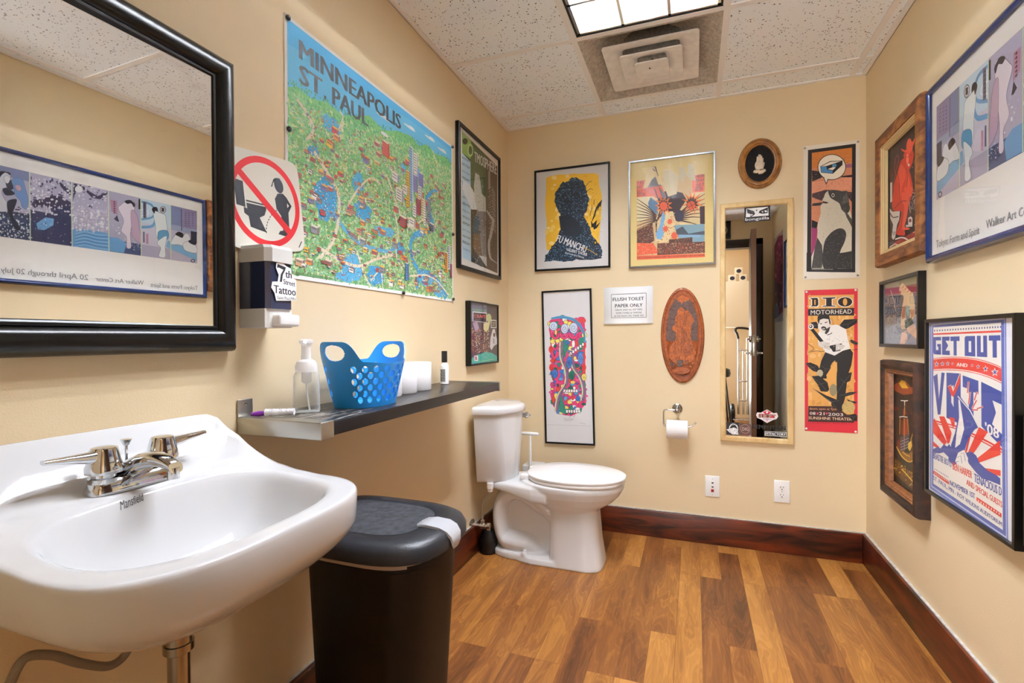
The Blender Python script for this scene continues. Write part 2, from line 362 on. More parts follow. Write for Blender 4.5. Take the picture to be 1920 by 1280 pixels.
def _mir():
    n = M_MIRROR.node_tree.nodes; l = M_MIRROR.node_tree.links; b = n['Principled BSDF']
    b.inputs['Metallic'].default_value = 1; b.inputs['Base Color'].default_value = (.9, .91, .91, 1); b.inputs['Roughness'].default_value = .0
    d = n.new('ShaderNodeBsdfDiffuse'); d.inputs[0].default_value = (.9, .92, .95, 1)
    tc = n.new('ShaderNodeTexCoord'); mp = n.new('ShaderNodeMapping'); mp.inputs['Scale'].default_value = (1, 4, 9); mp.inputs['Rotation'].default_value = (.6, 0, 0); l.new(tc.outputs['Object'], mp.inputs[0])
    t_ = n.new('ShaderNodeTexNoise'); t_.inputs['Scale'].default_value = 1.6; t_.inputs['Detail'].default_value = 6; t_.inputs['Distortion'].default_value = .8; l.new(mp.outputs[0], t_.inputs['Vector'])
    r = n.new('ShaderNodeMapRange'); r.inputs[1].default_value = .60; r.inputs[2].default_value = .9; r.inputs[3].default_value = 0.0; r.inputs[4].default_value = .3; l.new(t_.outputs['Fac'], r.inputs[0])
    mx = n.new('ShaderNodeMixShader'); l.new(r.outputs[0], mx.inputs[0]); l.new(b.outputs[0], mx.inputs[1]); l.new(d.outputs[0], mx.inputs[2]); l.new(mx.outputs[0], n['Material Output'].inputs[0])
_mir()
M_MIRROR2 = mat('clean_mirror_silver', '#f0f2f2', 0.0, metal=1)
M_PANE = bpy.data.materials.new('picture_glass'); M_PANE.use_nodes = True
def _pane():
    n = M_PANE.node_tree.nodes; l = M_PANE.node_tree.links; n.remove(n['Principled BSDF'])
    t_ = n.new('ShaderNodeBsdfTransparent'); g = n.new('ShaderNodeBsdfGlossy'); g.inputs['Roughness'].default_value = .02
    f = n.new('ShaderNodeFresnel'); f.inputs[0].default_value = 1.36; tc = n.new('ShaderNodeTexCoord'); nz = n.new('ShaderNodeTexNoise'); nz.inputs['Scale'].default_value = 3
    ge = n.new('ShaderNodeNewGeometry'); l.new(tc.outputs['Object'], nz.inputs['Vector']); bp = n.new('ShaderNodeBump'); bp.inputs['Strength'].default_value = .25; bp.inputs['Distance'].default_value = .01; l.new(nz.outputs['Fac'], bp.inputs['Height']); l.new(bp.outputs[0], g.inputs['Normal'])
    ff = n.new('ShaderNodeMath'); ff.operation = 'SUBTRACT'; ff.use_clamp = True; l.new(f.outputs[0], ff.inputs[0]); l.new(ge.outputs['Backfacing'], ff.inputs[1])    # only the outer face of the pane reflects
    mx = n.new('ShaderNodeMixShader'); l.new(ff.outputs[0], mx.inputs[0]); l.new(t_.outputs[0], mx.inputs[1]); l.new(g.outputs[0], mx.inputs[2]); l.new(mx.outputs[0], n['Material Output'].inputs[0])
_pane()
M_CLEAR = bpy.data.materials.new('clear_plastic'); M_CLEAR.use_nodes = True
def _clear(m, tint, fr, rough):
    n = m.node_tree.nodes; l = m.node_tree.links; n.remove(n['Principled BSDF'])
    t_ = n.new('ShaderNodeBsdfTransparent'); t_.inputs[0].default_value = tint; g = n.new('ShaderNodeBsdfPrincipled'); g.inputs['Roughness'].default_value = rough; g.inputs['Base Color'].default_value = (.8, .82, .83, 1)
    f = n.new('ShaderNodeLayerWeight'); f.inputs[0].default_value = fr
    mx = n.new('ShaderNodeMixShader'); l.new(f.outputs['Facing'], mx.inputs[0]); l.new(t_.outputs[0], mx.inputs[1]); l.new(g.outputs[0], mx.inputs[2]); l.new(mx.outputs[0], n['Material Output'].inputs[0])
_clear(M_CLEAR, (.95, .96, .96, 1), .22, .08)
# ------------------------------------------------------------ big black framed wall mirror over the sink
mt = thing('wall_mirror', 'large black bow-framed mirror over the sink, glass smudged', 'mirror', (0, -2.4, 1.095))
r = (-2.82, 1.094, -1.983, 1.80)
frame_mesh(FL, r, [(0, .001), (0, .012), (.003, .026), (.010, .038), (.020, .046), (.030, .048), (.040, .045), (.049, .037), (.053, .030), (.055, .033), (.060, .032), (.062, .026), (.066, .022), (.066, .001)]).build('frame', M_BLKFR, mt, ang=40)
g = MB(); a = (-2.82 + .05, -1.983 - .05)
g.loft([[FL(a[0], 1.15, .012), FL(a[1], 1.15, .028), FL(a[1], 1.745, .028), FL(a[0], 1.745, .012)], [FL(a[0], 1.15, .002), FL(a[1], 1.15, .002), FL(a[1], 1.745, .002), FL(a[0], 1.745, .002)]])
g.build('glass', M_MIRROR, mt, smooth=False)
# ------------------------------------------------------------ wall-hung sink
SC = -2.263
def sink():
    mb = MB(); n = 96; cx0, cy0 = .285, SC
    ax, ay = .145, .218                                   # basin opening
    def outline(t):                                       # from basin centre outwards: back flat at x=.0, corners rounded in front
        ct, st_ = math.cos(t), math.sin(t); p = 3.1
        k = (abs(ct / .190) ** p + abs(st_ / .262) ** p) ** (-1 / p) if ct > 0 else None
        if ct <= 0:
            k = (abs(ct / .285) ** 7 + abs(st_ / .262) ** 7) ** (-1 / 7)
        x, y = cx0 + k * ct, cy0 + k * st_
        return max(x, .002), y
    def basin(t):
        ct, st_ = math.cos(t), math.sin(t); p = 2.6 if ct > 0 else 3.4
        k = (abs(ct / (ax if ct > 0 else .140)) ** p + abs(st_ / ay) ** p) ** (-1 / p); return cx0 + k * ct, cy0 + k * st_
    PC = [(0, .950), (.016, .950), (.026, .944), (.040, .905), (.052, .868), (.064, .853), (.08, .850), (.125, .849), (.15, .842), (.20, .832), (.3, .824), (.42, .820), (.55, .818)]
    PS = [(0, .942), (.016, .938), (.05, .910), (.09, .876), (.13, .852), (.18, .836), (.24, .826), (.3, .821), (.42, .819), (.55, .817)]
    def zt(x, y):
        q = min(1, abs(y - SC) / .262); b_ = sst((q - .76) / .24); return lerp(interp(x, PC), interp(x, PS), b_)
    rings = []
    T_ = [2 * PI * i / n for i in range(n)]
    # underside from centre out
    O = [outline(t) for t in T_]; B_ = [basin(t) for t in T_]
    def blend(s, z): return [(lerp(cx0 - .03, O[i][0], s), lerp(cy0, O[i][1], s), z) for i in range(n)]
    for s, z in ((.02, .652), (.30, .655), (.50, .666), (.68, .686), (.82, .709), (.91, .728), (.965, .744), (.993, .760)):
        rg = []
        for i in range(n):
            x, y = lerp(cx0 - .05, O[i][0], s), lerp(cy0, O[i][1], s)
            if O[i][0] < .02: x = lerp(cx0 - .05, O[i][0], min(1, s * 1.15)); 
            rg.append((max(x, .002), y, z))
        rings.append(rg)
    def top(s, dz): return [(max(lerp(cx0, O[i][0], s), .002), lerp(cy0, O[i][1], s), zt(max(lerp(cx0, O[i][0], s), .002), lerp(cy0, O[i][1], s)) + dz) for i in range(n)]
    rings += [top(1.0, -.020), top(.9985, -.009), top(.993, -.003), top(.982, -.0003), top(.955, 0)]
    for k in (.75, .5, .25):
        rg = []
        for i in range(n):
            x, y = lerp(B_[i][0], lerp(cx0, O[i][0], .955), k), lerp(B_[i][1], lerp(cy0, O[i][1], .955), k); rg.append((x, y, zt(x, y)))
        rings.append(rg)
    for s, dz in ((1.03, -.001), (1.0, -.004), (.975, -.010), (.95, -.02), (.90, -.045), (.82, -.078), (.70, -.105), (.55, -.122), (.38, -.132), (.2, -.138), (.09, -.141)):
        rg = []
        for i in range(n):
            x, y = lerp(cx0 - (1 - s) * .0, B_[i][0], s), lerp(cy0, B_[i][1], s)
            zb = zt(*B_[i]); zz_ = lerp(.824, zb, max(0, (s - .8) / .2)) + dz; rg.append((x, y, zz_))
        rings.append(rg)
    mb.loft(rings, True, True); return mb
sk = thing('sink', 'white porcelain wall-hung sink with sloping backsplash', 'sink', (0, SC, .64))
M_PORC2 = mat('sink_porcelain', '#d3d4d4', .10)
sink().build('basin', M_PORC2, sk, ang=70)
mb = MB(); mb.lathe([(.023, .6835), (.023, .687), (.017, .6875), (.012, .684)], (.285, SC, 0)); mb.build('drain', M_CHROME, sk)
mb = MB()
PX = .205
mb.lathe([(.022, .575), (.022, .66)], (PX, SC, 0)); mb.lathe([(.018, .57), (.018, .20)], (PX, SC, 0))
mb.lathe([(.018, .575), (.0245, .574), (.0245, .560), (.0185, .556)], (PX, SC, 0))
mb.tube([(PX, SC, .21), (PX, SC, .16), (PX - .02, SC, .13), (PX - .05, SC, .12), (PX - .08, SC, .13), (PX - .10, SC, .16), (PX - .10, SC, .25), (PX - .12, SC, .29), (PX - .15, SC, .30), (.002, SC, .30)], .018, 16, smooth=4)
mb.lathe([(.036, .001), (.036, .006), (.020, .012)], (0, SC, .30), 'x'); mb.build('drain_pipe', M_NICKEL, sk)
mb = MB(); mb.tube([(.22, SC + .035, .67), (.22, SC + .035, .63), (.22, SC + .035, .608)], .011, 12); mb.lathe([(.013, .604), (.015, .612), (.015, .625)], (.22, SC + .035, 0), n=8); mb.build('overflow_nut', M_NICKEL, sk)
M_BRAID = mat('braided_steel_hose', '#a39a8c', .4, metal=.8, bump=.8, scale=900)
for dy, pts in ((-.05, [(.092, SC + .035, .80), (.092, SC + .012, .68), (.088, SC - .002, .575), (.082, SC - .012, .535), (.080, SC - .040, .527), (.080, SC - .085, .560), (.080, SC - .125, .598), (.080, SC - .160, .615), (.080, SC - .178, .590), (.078, SC - .190, .55), (.070, SC - .205, .48), (.045, SC - .21, .42), (.002, SC - .21, .40)]),):
    mb = MB(); mb.tube(pts, .0075, 12, smooth=8); mb.build('supply_hose', M_BRAID, sk)
# faucet, bolted on the deck: a thing of its own
fz = .849
fa = thing('faucet', 'chrome two-handle centreset faucet on the sink deck', 'faucet', (.092, SC, fz))
FXC = .092
mb = MB(); out = se(40, .030, .080, 3.2, (FXC, SC))
def ring(s, z, dx=0): return [(FXC + (x - FXC) * s + dx, SC + (y - SC) * (1 - (1 - s) * .5), z) for x, y in out]
mb.loft([ring(1.0, fz + .0012), ring(1.0, fz + .006), ring(.97, fz + .012), ring(.84, fz + .022), ring(.72, fz + .026)])
mb.build('base', M_CHROME, fa, ang=40)
mb = MB()                                                  # spout: broad wedge tapering forwards and arching
P = [(-.012, .020, .034, .016), (.008, .036, .030, .018), (.035, .050, .023, .016), (.065, .054, .017, .013), (.092, .050, .014, .011), (.110, .042, .013, .010)]
rings = []
for dx, dz, hy, hz_ in P: rings.append([(FXC + dx + (zz2 * -.25), SC + yy, fz + dz + zz2) for yy, zz2 in se(20, hy, hz_, 2.6)])
mb.loft(rings); mb.lathe([(.010, fz + .022), (.010, fz + .042)], (FXC + .104, SC, 0), n=20); mb.build('spout', M_CHROME, fa, ang=50)
for sgn in (-1, 1):
    cy1 = SC + sgn * .052
    mb = MB(); mb.lathe([(.0235, fz + .020), (.0235, fz + .028), (.019, fz + .030), (.019, fz + .036), (.0275, fz + .037), (.0285, fz + .046), (.026, fz + .056), (.021, fz + .078), (.019, fz + .082), (.012, fz + .084)], (FXC, cy1, 0), n=36)
    lv = [(0, .000, .016, .012), (.02, .0, .0125, .010), (.045, .003, .009, .007), (.075, .006, .0085, .0042), (.083, .0065, .0075, .004)]
    rings = []
    for q, dz, hw_, hh in lv:
        ca = .50; dx, dy = -math.sin(ca) * q * .0, sgn * q
        rings.append([(FXC + uu, cy1 + sgn * (q + .006), fz + .068 + dz + vv) for uu, vv in se(16, hw_, hh, 3)])
    mb.loft(rings); mb.build('handle', M_CHROME, fa, ang=45)
mb = MB(); mb.lathe([(.0028, fz + .01), (.0028, fz + .072), (.005, fz + .074), (.009, fz + .083), (.0095, fz + .085), (.004, fz + .086)], (FXC - .024, SC, 0), n=20); mb.build('lift_rod', M_CHROME, fa)
# ------------------------------------------------------------ soap dispenser
M_DGREY = mat('dispenser_housing', '#d9d9d4', .35)
M_SMOKE = mat('smoked_tank', '#2c3550', .12, coat=.5)
y0, y1 = -1.952, -1.862
DISP_Y0, DISP_Y1 = y0, y1
sd = thing('soap_dispenser', 'white soap dispenser with smoky blue window, mounted beside the mirror', 'soap dispenser', (0, -1.907, 1.14))
def disp(z0, z1, dep, ch=.012, inset=0, rd=0):
    P = [(.001, y0 + inset), (.085, y0 + inset), (dep - inset, y0 + ch), (dep - inset, y1 - ch), (.085, y1 - inset), (.001, y1 - inset)]
    return [[(x, y, z) for x, y in P] for z in (z0, z1)]
mb = MB(); mb.loft(disp(1.318, 1.352, .10) + [[(max(.001, x - .006) if x > .01 else x, lerp(y, -1.907, .04), 1.360) for x, y, z in disp(0, 1, .10)[0]]]); mb.build('top_cap', M_DGREY, sd, smooth=False)
mb = MB(); mb.loft(disp(1.20, 1.318, .096, inset=.002)); mb.build('tank', M_SMOKE, sd, smooth=False)
mb = MB(); mb.loft(disp(1.152, 1.20, .09, inset=.001)); mb.build('lower_body', M_DGREY, sd, smooth=False)
boxo('push_bar', (.02, y0 + .022, 1.156), (.112, y1 + .001, 1.186), M_WHPL, sd, .006)
# ------------------------------------------------------------ black shelf on two steel brackets
M_SHTOP = mat('black_shelf_board', '#1b1a1c', .28, vary=.5, vscale=14)
def shelfmat():
    n = M_SHTOP.node_tree.nodes; l = M_SHTOP.node_tree.links; b = n['Principled BSDF']
    for k in list(n):
        if k.type in ('TEX_NOISE', 'MIX', 'MAP_RANGE'): n.remove(k)
    tc = [k for k in n if k.type == 'TEX_COORD'][0]
    mp = n.new('ShaderNodeMapping'); mp.inputs['Scale'].default_value = (60, 9, 1); l.new(tc.outputs['Object'], mp.inputs[0])
    a_ = n.new('ShaderNodeTexNoise'); a_.inputs['Scale'].default_value = 1.4; a_.inputs['Detail'].default_value = 7; a_.inputs['Roughness'].default_value = .7; l.new(mp.outputs[0], a_.inputs['Vector'])
    b2 = n.new('ShaderNodeTexNoise'); b2.inputs['Scale'].default_value = 3.0; l.new(tc.outputs['Object'], b2.inputs['Vector'])
    sx = n.new('ShaderNodeSeparateXYZ'); l.new(tc.outputs['Object'], sx.inputs[0])       # wear is on the sink end of the board
    wr = n.new('ShaderNodeMapRange'); wr.inputs[1].default_value = .12; wr.inputs[2].default_value = .42; wr.inputs[3].default_value = .12; wr.inputs[4].default_value = 0; l.new(sx.outputs[1], wr.inputs[0])
    ge = n.new('ShaderNodeNewGeometry'); gs = n.new('ShaderNodeSeparateXYZ'); l.new(ge.outputs['Normal'], gs.inputs[0]); gm = n.new('ShaderNodeMath'); gm.operation = 'MULTIPLY'; l.new(wr.outputs[0], gm.inputs[0]); l.new(gs.outputs[2], gm.inputs[1])
    q = n.new('ShaderNodeMath'); q.operation = 'ADD'; l.new(a_.outputs['Fac'], q.inputs[0]); l.new(gm.outputs[0], q.inputs[1])
    cr_ = n.new('ShaderNodeValToRGB'); l.new(q.outputs[0], cr_.inputs[0]); e = cr_.color_ramp.elements
    e[0].position = .62; e[0].color = rgb('#1d1b1d'); e[1].position = .70; e[1].color = rgb('#a39c93'); l.new(cr_.outputs[0], b.inputs['Base Color'])
shelfmat()
sh = thing('wall_shelf', 'scratched black wall shelf on silver brackets', 'shelf', (0, -1.96, .885))
boxo('board', (.003, -1.917, .888), (.262, -.825, .922), M_SHTOP, sh, .001)
for i, (ya, yb) in enumerate(((-1.962, -1.917), (-.825, -.818))):
    mb = MB(); mb.box((.002, ya, .884), (.266, yb, .926), .002); mb.box((.002, ya, .926), (.006, yb, .970), .0015)
    mb.build('bracket', M_BRUSH, sh)
mb = MB(); mb.lathe([(.005, .006), (.004, .0075), (.001, .0078)], (0, -1.939, .957), 'x', 12); mb.build('screw', M_NICKEL, sh)
ZS = .9225
# purple toothbrush-like cleaning brush
M_PURP = mat('purple_plastic', '#7a2f9c', .3); M_FLUFF = mat('white_bristle', '#efeef2', .9, bump=1, scale=500)
ZB = .9262
br = thing('cleaning_brush', 'small purple-handled brush with white bristles on shelf end', 'brush', (.04, -1.935, ZB))
mb = MB(); mb.tube([(.030, -1.945, ZB + .006), (.045, -1.935, ZB + .007), (.058, -1.927, ZB + .008)], [.004, .007, .006], 12, smooth=3); mb.build('handle', M_PURP, br)
mb = MB(); rnd = random.Random(2)
P = [(lerp(.058, .12, k / 14), lerp(-1.927, -1.893, k / 14), ZB + .0095) for k in range(15)]; mb.tube(P, [.0085 + rnd.uniform(-.0015, .001) for _ in P], 12)
for _ in range(160):
    k = rnd.random(); a = rnd.uniform(0, PI * 2); c = (lerp(.058, .12, k), lerp(-1.927, -1.893, k)); 
    d = Vector((math.cos(a) * .48, -math.cos(a) * .87, abs(math.sin(a)))); p = Vector((c[0], c[1], ZB + .0095)); e = p + d * .0105
    if e.z > ZB + .001: mb.tube([p, e], [.0014, .0004], 4)
mb.build('bristles', M_FLUFF, br)
# clear foam pump bottle
cxb, cyb = .098, -1.826
pb = thing('pump_bottle', 'clear empty foam pump bottle beside the blue basket', 'bottle', (cxb, cyb, ZS))
mb = MB(); R0 = .034
mb.lathe([(.026, ZS), (R0, ZS + .003), (R0 + .001, ZS + .012), (R0, ZS + .020), (R0 - .001, ZS + .10), (R0 - .004, ZS + .108), (.027, ZS + .113)], (cxb, cyb, 0), n=40, cap=False); mb.lathe([(0.001, ZS + .004), (R0 - .003, ZS + .005), (R0 - .003, ZS + .012)], (cxb, cyb, 0), n=40, cap=False); mb.build('bottle_body', M_CLEAR, pb)
M_FROST = bpy.data.materials.new('frosted_plastic'); M_FROST.use_nodes = True; bb = M_FROST.node_tree.nodes['Principled BSDF']; bb.inputs['Base Color'].default_value = (.9, .9, .92, 1); bb.inputs['Alpha'].default_value = .55; bb.inputs['Roughness'].default_value = .3
mb = MB(); mb.lathe([(.029, ZS + .112), (.029, ZS + .128), (.024, ZS + .140), (.014, ZS + .146), (.0125, ZS + .165), (.0125, ZS + .185), (.018, ZS + .190), (.018, ZS + .197), (.010, ZS + .200)], (cxb, cyb, 0), n=32)
mb.tube([(cxb, cyb, ZS + .192), (cxb + .012, cyb - .018, ZS + .193), (cxb + .016, cyb - .026, ZS + .186)], [.008, .006, .005], 12); mb.build('pump', M_FROST, pb)
mb = MB(); mb.lathe([(.013, ZS + .112), (.013, ZS + .085), (.006, ZS + .08)], (cxb, cyb, 0), n=16); mb.tube([(cxb, cyb, ZS + .08), (cxb + .002, cyb, ZS + .05), (cxb + .010, cyb, ZS + .008)], .0025, 8); mb.build('dip_tube', M_FROST, pb)
# blue basket: oval tub with two loop handles and punched holes
M_BLUE = mat('blue_plastic', '#2791de', .32)
def basket():
    mb = MB(); cx_, cy_ = .138, -1.622; n = 360; nz_ = 150; zb, zt_ = ZS, .132; h_ = .195
    def pt(i, hh, off=0):
        t = 2 * PI * i / n; k = hh / .135; a = lerp(.076, .103, min(k, 1.45)) + off; b_ = lerp(.104, .138, min(k, 1.45)) + off
        ct, st_ = math.cos(t), math.sin(t); p = 2.3
        return (cx_ + a * math.copysign(abs(ct) ** (2 / p), ct), cy_ + b_ * math.copysign(abs(st_) ** (2 / p), st_), zb + hh)
    def top(i):
        t = 2 * PI * i / n; d = abs(math.sin(t)); return .138 - .012 * (1 - d) + .054 * sst((d - .74) / .24)
    per = 2 * PI * .115
    holes = []
    for row in range(6):
        for k in range(-4, 5):
            ang = (k + (row % 2) * .5) * .038 / .12
            if abs(ang) < 1.18: holes += [(ang, .024 + row * .0178), (ang + PI, .024 + row * .0178)]
    def inhole(t, hh):
        for a, z in holes:
            da = (t - a + PI) % (2 * PI) - PI
            if (da * .12) ** 2 + (hh - z) ** 2 < .0098 ** 2: return True
        # handle opening at both ends
        for sgn in (1, -1):
            da = (t - sgn * PI / 2 + PI) % (2 * PI) - PI
            if (da * .125 / .034) ** 2 + ((hh - .160) / .0225) ** 2 < 1: return True
        return False
    keep = {}; 
    for off, flip in ((0, False), (-.003, True)):
        vs = []; 
        for j in range(nz_ + 1):
            for i in range(n):
                hh = top(i) * j / nz_; vs.append(pt(i, hh, off))
        fs = []
        for j in range(nz_):
            for i in range(n):
                t = 2 * PI * (i + .5) / n; hh = top(i) * (j + .5) / nz_
                if inhole(t, hh): continue
                i2 = (i + 1) % n; f = [j * n + i, j * n + i2, (j + 1) * n + i2, (j + 1) * n + i]; fs.append(f[::-1] if flip else f)
        keep[off] = (vs, fs)
    (va, fa_), (vb, fb_) = keep[0], keep[-.003]; N = len(va); F_ = fa_ + [[N + k for k in f] for f in fb_]
    # close rims
    from collections import Counter
    ec = Counter(); 
    for f in fa_:
        for a, b_ in zip(f, f[1:] + f[:1]): ec[(min(a, b_), max(a, b_))] += 1
    for (a, b_), c in ec.items():
        if c == 1: F_.append([a, b_, N + b_, N + a])
    mb.add(va + vb, F_)
    ring0 = [pt(i, .0005, -.001) for i in range(0, n, 4)]; mb.add([(p[0], p[1], zb + .0006) for p in ring0] + [(p[0], p[1], zb + .004) for p in ring0], [list(range(len(ring0))), [len(ring0) + k for k in range(len(ring0))]])
    return mb
bo = basket().build('basket', M_BLUE, None, ang=50); tag(bo, 'bright blue plastic basket with round holes and two loop handles', 'basket')
# toilet paper rolls on the shelf
def roll_profile(z0, hgt, R, r0): return [(r0, z0), (R - .002, z0), (R, z0 + .003), (R, z0 + hgt - .003), (R - .002, z0 + hgt), (r0, z0 + hgt), (r0, z0)]
M_CARD = mat('grey_cardboard', '#b9a88e', .9)
M_TISSUE = mat('tissue_paper', '#f1f0ef', .9, bump=.5, scale=160)
for i, (x, y, lb) in enumerate(((.080, -1.430, 'white toilet roll nearest the blue basket on the shelf'), (.074, -1.318, 'middle one of three white toilet rolls on the shelf'), (.070, -1.206, 'white toilet roll nearest the small black-capped bottle'))):
    ro = thing('toilet_roll', lb, 'toilet roll', (x, y, ZS), 'toilet rolls on the shelf')
    mb = MB(); mb.lathe(roll_profile(ZS, .108, .0545, .021), (x, y, 0), n=48, cap=False); mb.build('paper', M_TISSUE, ro)
    mb = MB(); mb.lathe([(.0209, ZS), (.0209, ZS + .1075), (.0198, ZS + .1075), (.0198, ZS)], (x, y, 0), n=32, cap=False); mb.build('core', M_CARD, ro)
# small white bottle with black cap
x, y = .062, -.965
sb = thing('small_bottle', 'small white bottle with tall black cap, far end of shelf', 'bottle', (x, y, ZS))
mb = MB(); mb.lathe([(.016, ZS), (.019, ZS + .002), (.019, ZS + .076), (.017, ZS + .086), (.011, ZS + .094), (.010, ZS + .098)], (x, y, 0)); mb.build('bottle_body', M_WHPL, sb)
mb = MB(); mb.lathe([(.0125, ZS + .096), (.0125, ZS + .142), (.0115, ZS + .145), (.002, ZS + .1455)], (x, y, 0)); mb.build('cap', M_BLKPL, sb)
mb = MB(); ql = lambda u, v, d: (x + (.0192 + d) * math.cos(u), y + (.0192 + d) * math.sin(u), v)
for k in range(10):
    a0, a1 = -2.2 + k * .13, -2.2 + (k + 1) * .13; mb.add([ql(a0, ZS + .012, 0), ql(a1, ZS + .012, 0), ql(a1, ZS + .066, 0), ql(a0, ZS + .066, 0)], [[0, 1, 2, 3]])
mb.build('label', mat('label_grey', '#8f918f', .5, vary=.8, vscale=260), sb)
# ------------------------------------------------------------ waste bin
M_BIN = mat('bin_body_plastic', '#0a0808', .5, spec=.3); M_LID = mat('bin_lid_plastic', '#25272c', .42, vary=.35, vscale=18, bump=.3, scale=300); M_LATCH = mat('latch_grey', '#b4b6ba', .3)
M_DUSTY = mat('dusty_panel', '#34363b', .75, vary=.65, vscale=55)
ZL = .632
bn = thing('waste_bin', 'tall black plastic waste bin with hinged lid and grey latch', 'waste bin', (.29, -1.79, 0))
def dshape(x0, x1, hw_, cy_, z, n=48):                       # rounded rectangle at the wall end, rounder at the front
    xm = lerp(x0, x1, .5); out = []
    for i in range(n):
        t = 2 * PI * i / n; ct, st_ = math.cos(t), math.sin(t); p = 3.1 if ct > 0 else 4.2
        out.append((xm + (x1 - xm) * math.copysign(abs(ct) ** (2 / p), ct), cy_ + hw_ * math.copysign(abs(st_) ** (2 / p), st_), z))
    return out
bcy = -1.785
mb = MB(); mb.loft([dshape(.180, .452, .128, bcy, 0), dshape(.178, .455, .130, bcy, .01), dshape(.150, .492, .146, bcy, .575), dshape(.146, .498, .150, bcy, .58), dshape(.146, .498, .150, bcy, .594)]); mb.build('body', M_BIN, bn, ang=40)
mb = MB(); mb.loft([dshape(.142, .496, .152, bcy, .588), dshape(.142, .496, .152, bcy, .606)]); mb.build('liner', mat('bin_liner', '#a3978c', .5), bn)
mb = MB(); mb.loft([dshape(.088, .512, .164, bcy, .602), dshape(.084, .522, .170, bcy, .608), dshape(.084, .522, .170, bcy, .628), dshape(.092, .514, .162, bcy, .643), dshape(.102, .50, .150, bcy, .650), dshape(.13, .45, .118, bcy, .652), dshape(.134, .445, .114, bcy, .649)]); mb.build('lid', M_LID, bn, ang=40)
mb = MB(); mb.loft([dshape(.14, .44, .110, bcy, .6485), dshape(.14, .44, .110, bcy, .6498)]); mb.build('lid_panel', M_DUSTY, bn)
mb = MB(); P = []
for x, z, hw_ in ((.425, .6525, .014), (.435, .656, .026), (.46, .6585, .031), (.495, .656, .031), (.515, .648, .029), (.527, .634, .025), (.530, .615, .019), (.529, .606, .010)): P.append([(x, bcy - hw_, z), (x, bcy + hw_, z), (x - .004, bcy + hw_, z - .006), (x - .004, bcy - hw_, z - .006)])
mb.loft(P); mb.build('latch', M_LATCH, bn, ang=60)
# ------------------------------------------------------------ toilet
TC = -.45
to = thing('toilet', 'white two-piece toilet with closed lid against left wall', 'toilet', (.35, TC, 0))
def egg(x0, x1, hw_, z, p=2.2, n=48, back=.45):               # elongated outline, wider towards the back third
    out = []; cx_ = x0 + (x1 - x0) * back
    for i in range(n):
        t = 2 * PI * i / n; ct, st_ = math.cos(t), math.sin(t); a = (x1 - cx_) if ct > 0 else (cx_ - x0)
        out.append((cx_ + a * math.copysign(abs(ct) ** (2 / p), ct), TC + hw_ * math.copysign(abs(st_) ** (2 / p), st_), z))
    return out
mb = MB()
mb.loft([egg(.25, .762, .186, .412), egg(.245, .768, .19, .404), egg(.25, .765, .188, .385), egg(.27, .745, .176, .352), egg(.31, .71, .155, .318), egg(.36, .66, .125, .285), egg(.40, .62, .10, .26)])
mb.loft([egg(.40, .640, .105, .31, 3.4, back=.4), egg(.405, .645, .108, .24, 3.8, back=.4), egg(.405, .655, .115, .12, 3.8, back=.4), egg(.405, .672, .125, .012, 3.8, back=.4), egg(.405, .672, .126, .0, 3.8, back=.4)])
rings = []
for x, hw_, zb, ztp in ((.075, .085, .352, .392), (.13, .115, .350, .394), (.20, .130, .34, .396), (.27, .152, .325, .400), (.34, .175, .31, .408), (.42, .180, .31, .411)): rings.append([(x, TC + yy * 1.0, (zb + ztp) / 2 + vv) for yy, vv in se(24, hw_, (ztp - zb) / 2, 5)])
mb.loft(rings)
mb.box((.12, TC - .022, .02), (.43, TC + .022, .33), .01)      # web between the trapway bends
mb.loft([egg(.085, .45, .105, .0, 2.6, back=.6), egg(.085, .45, .105, .026, 2.6, back=.6), egg(.095, .45, .098, .036, 2.6, back=.6)])
mb.loft([[(x, TC + (y - TC), z) for x, y, z in egg(.20, .60, .125, .0, 3, back=.5)], egg(.20, .60, .120, .030, 3, back=.5)])
def bend(pts, r_): 
    s_ = mb.mark(); mb.tube(pts, r_, 20, smooth=6)
    for i in range(s_, len(mb.v)): v = mb.v[i]; mb.v[i] = (v[0], TC + (v[1] - TC) * 1.85, v[2])
bend([(.46, TC, .22), (.36, TC, .265), (.27, TC, .315), (.20, TC, .320), (.150, TC, .28), (.132, TC, .21), (.138, TC, .13), (.165, TC, .075), (.22, TC, .06)], [.042, .044, .044, .044, .046, .046, .046, .048, .048])
bend([(.16, TC, .08), (.22, TC, .072), (.28, TC, .066), (.33, TC, .04), (.36, TC, .02)], [.05, .052, .048, .036, .028])
bend([(.27, TC, .37), (.35, TC, .30), (.42, TC, .235), (.46, TC, .20)], [.045, .05, .05, .05])
mb.lathe([(.016, .03), (.015, .046), (.012, .05)], (.285, TC - .098, 0), n=20)
bowl = mb.build('bowl', M_PORC, to, ang=180)
rm = bowl.modifiers.new('remesh', 'REMESH'); rm.mode = 'VOXEL'; rm.voxel_size = .0045; rm.use_smooth_shade = True
sm = bowl.modifiers.new('smooth', 'SMOOTH'); sm.iterations = 5; sm.factor = .5
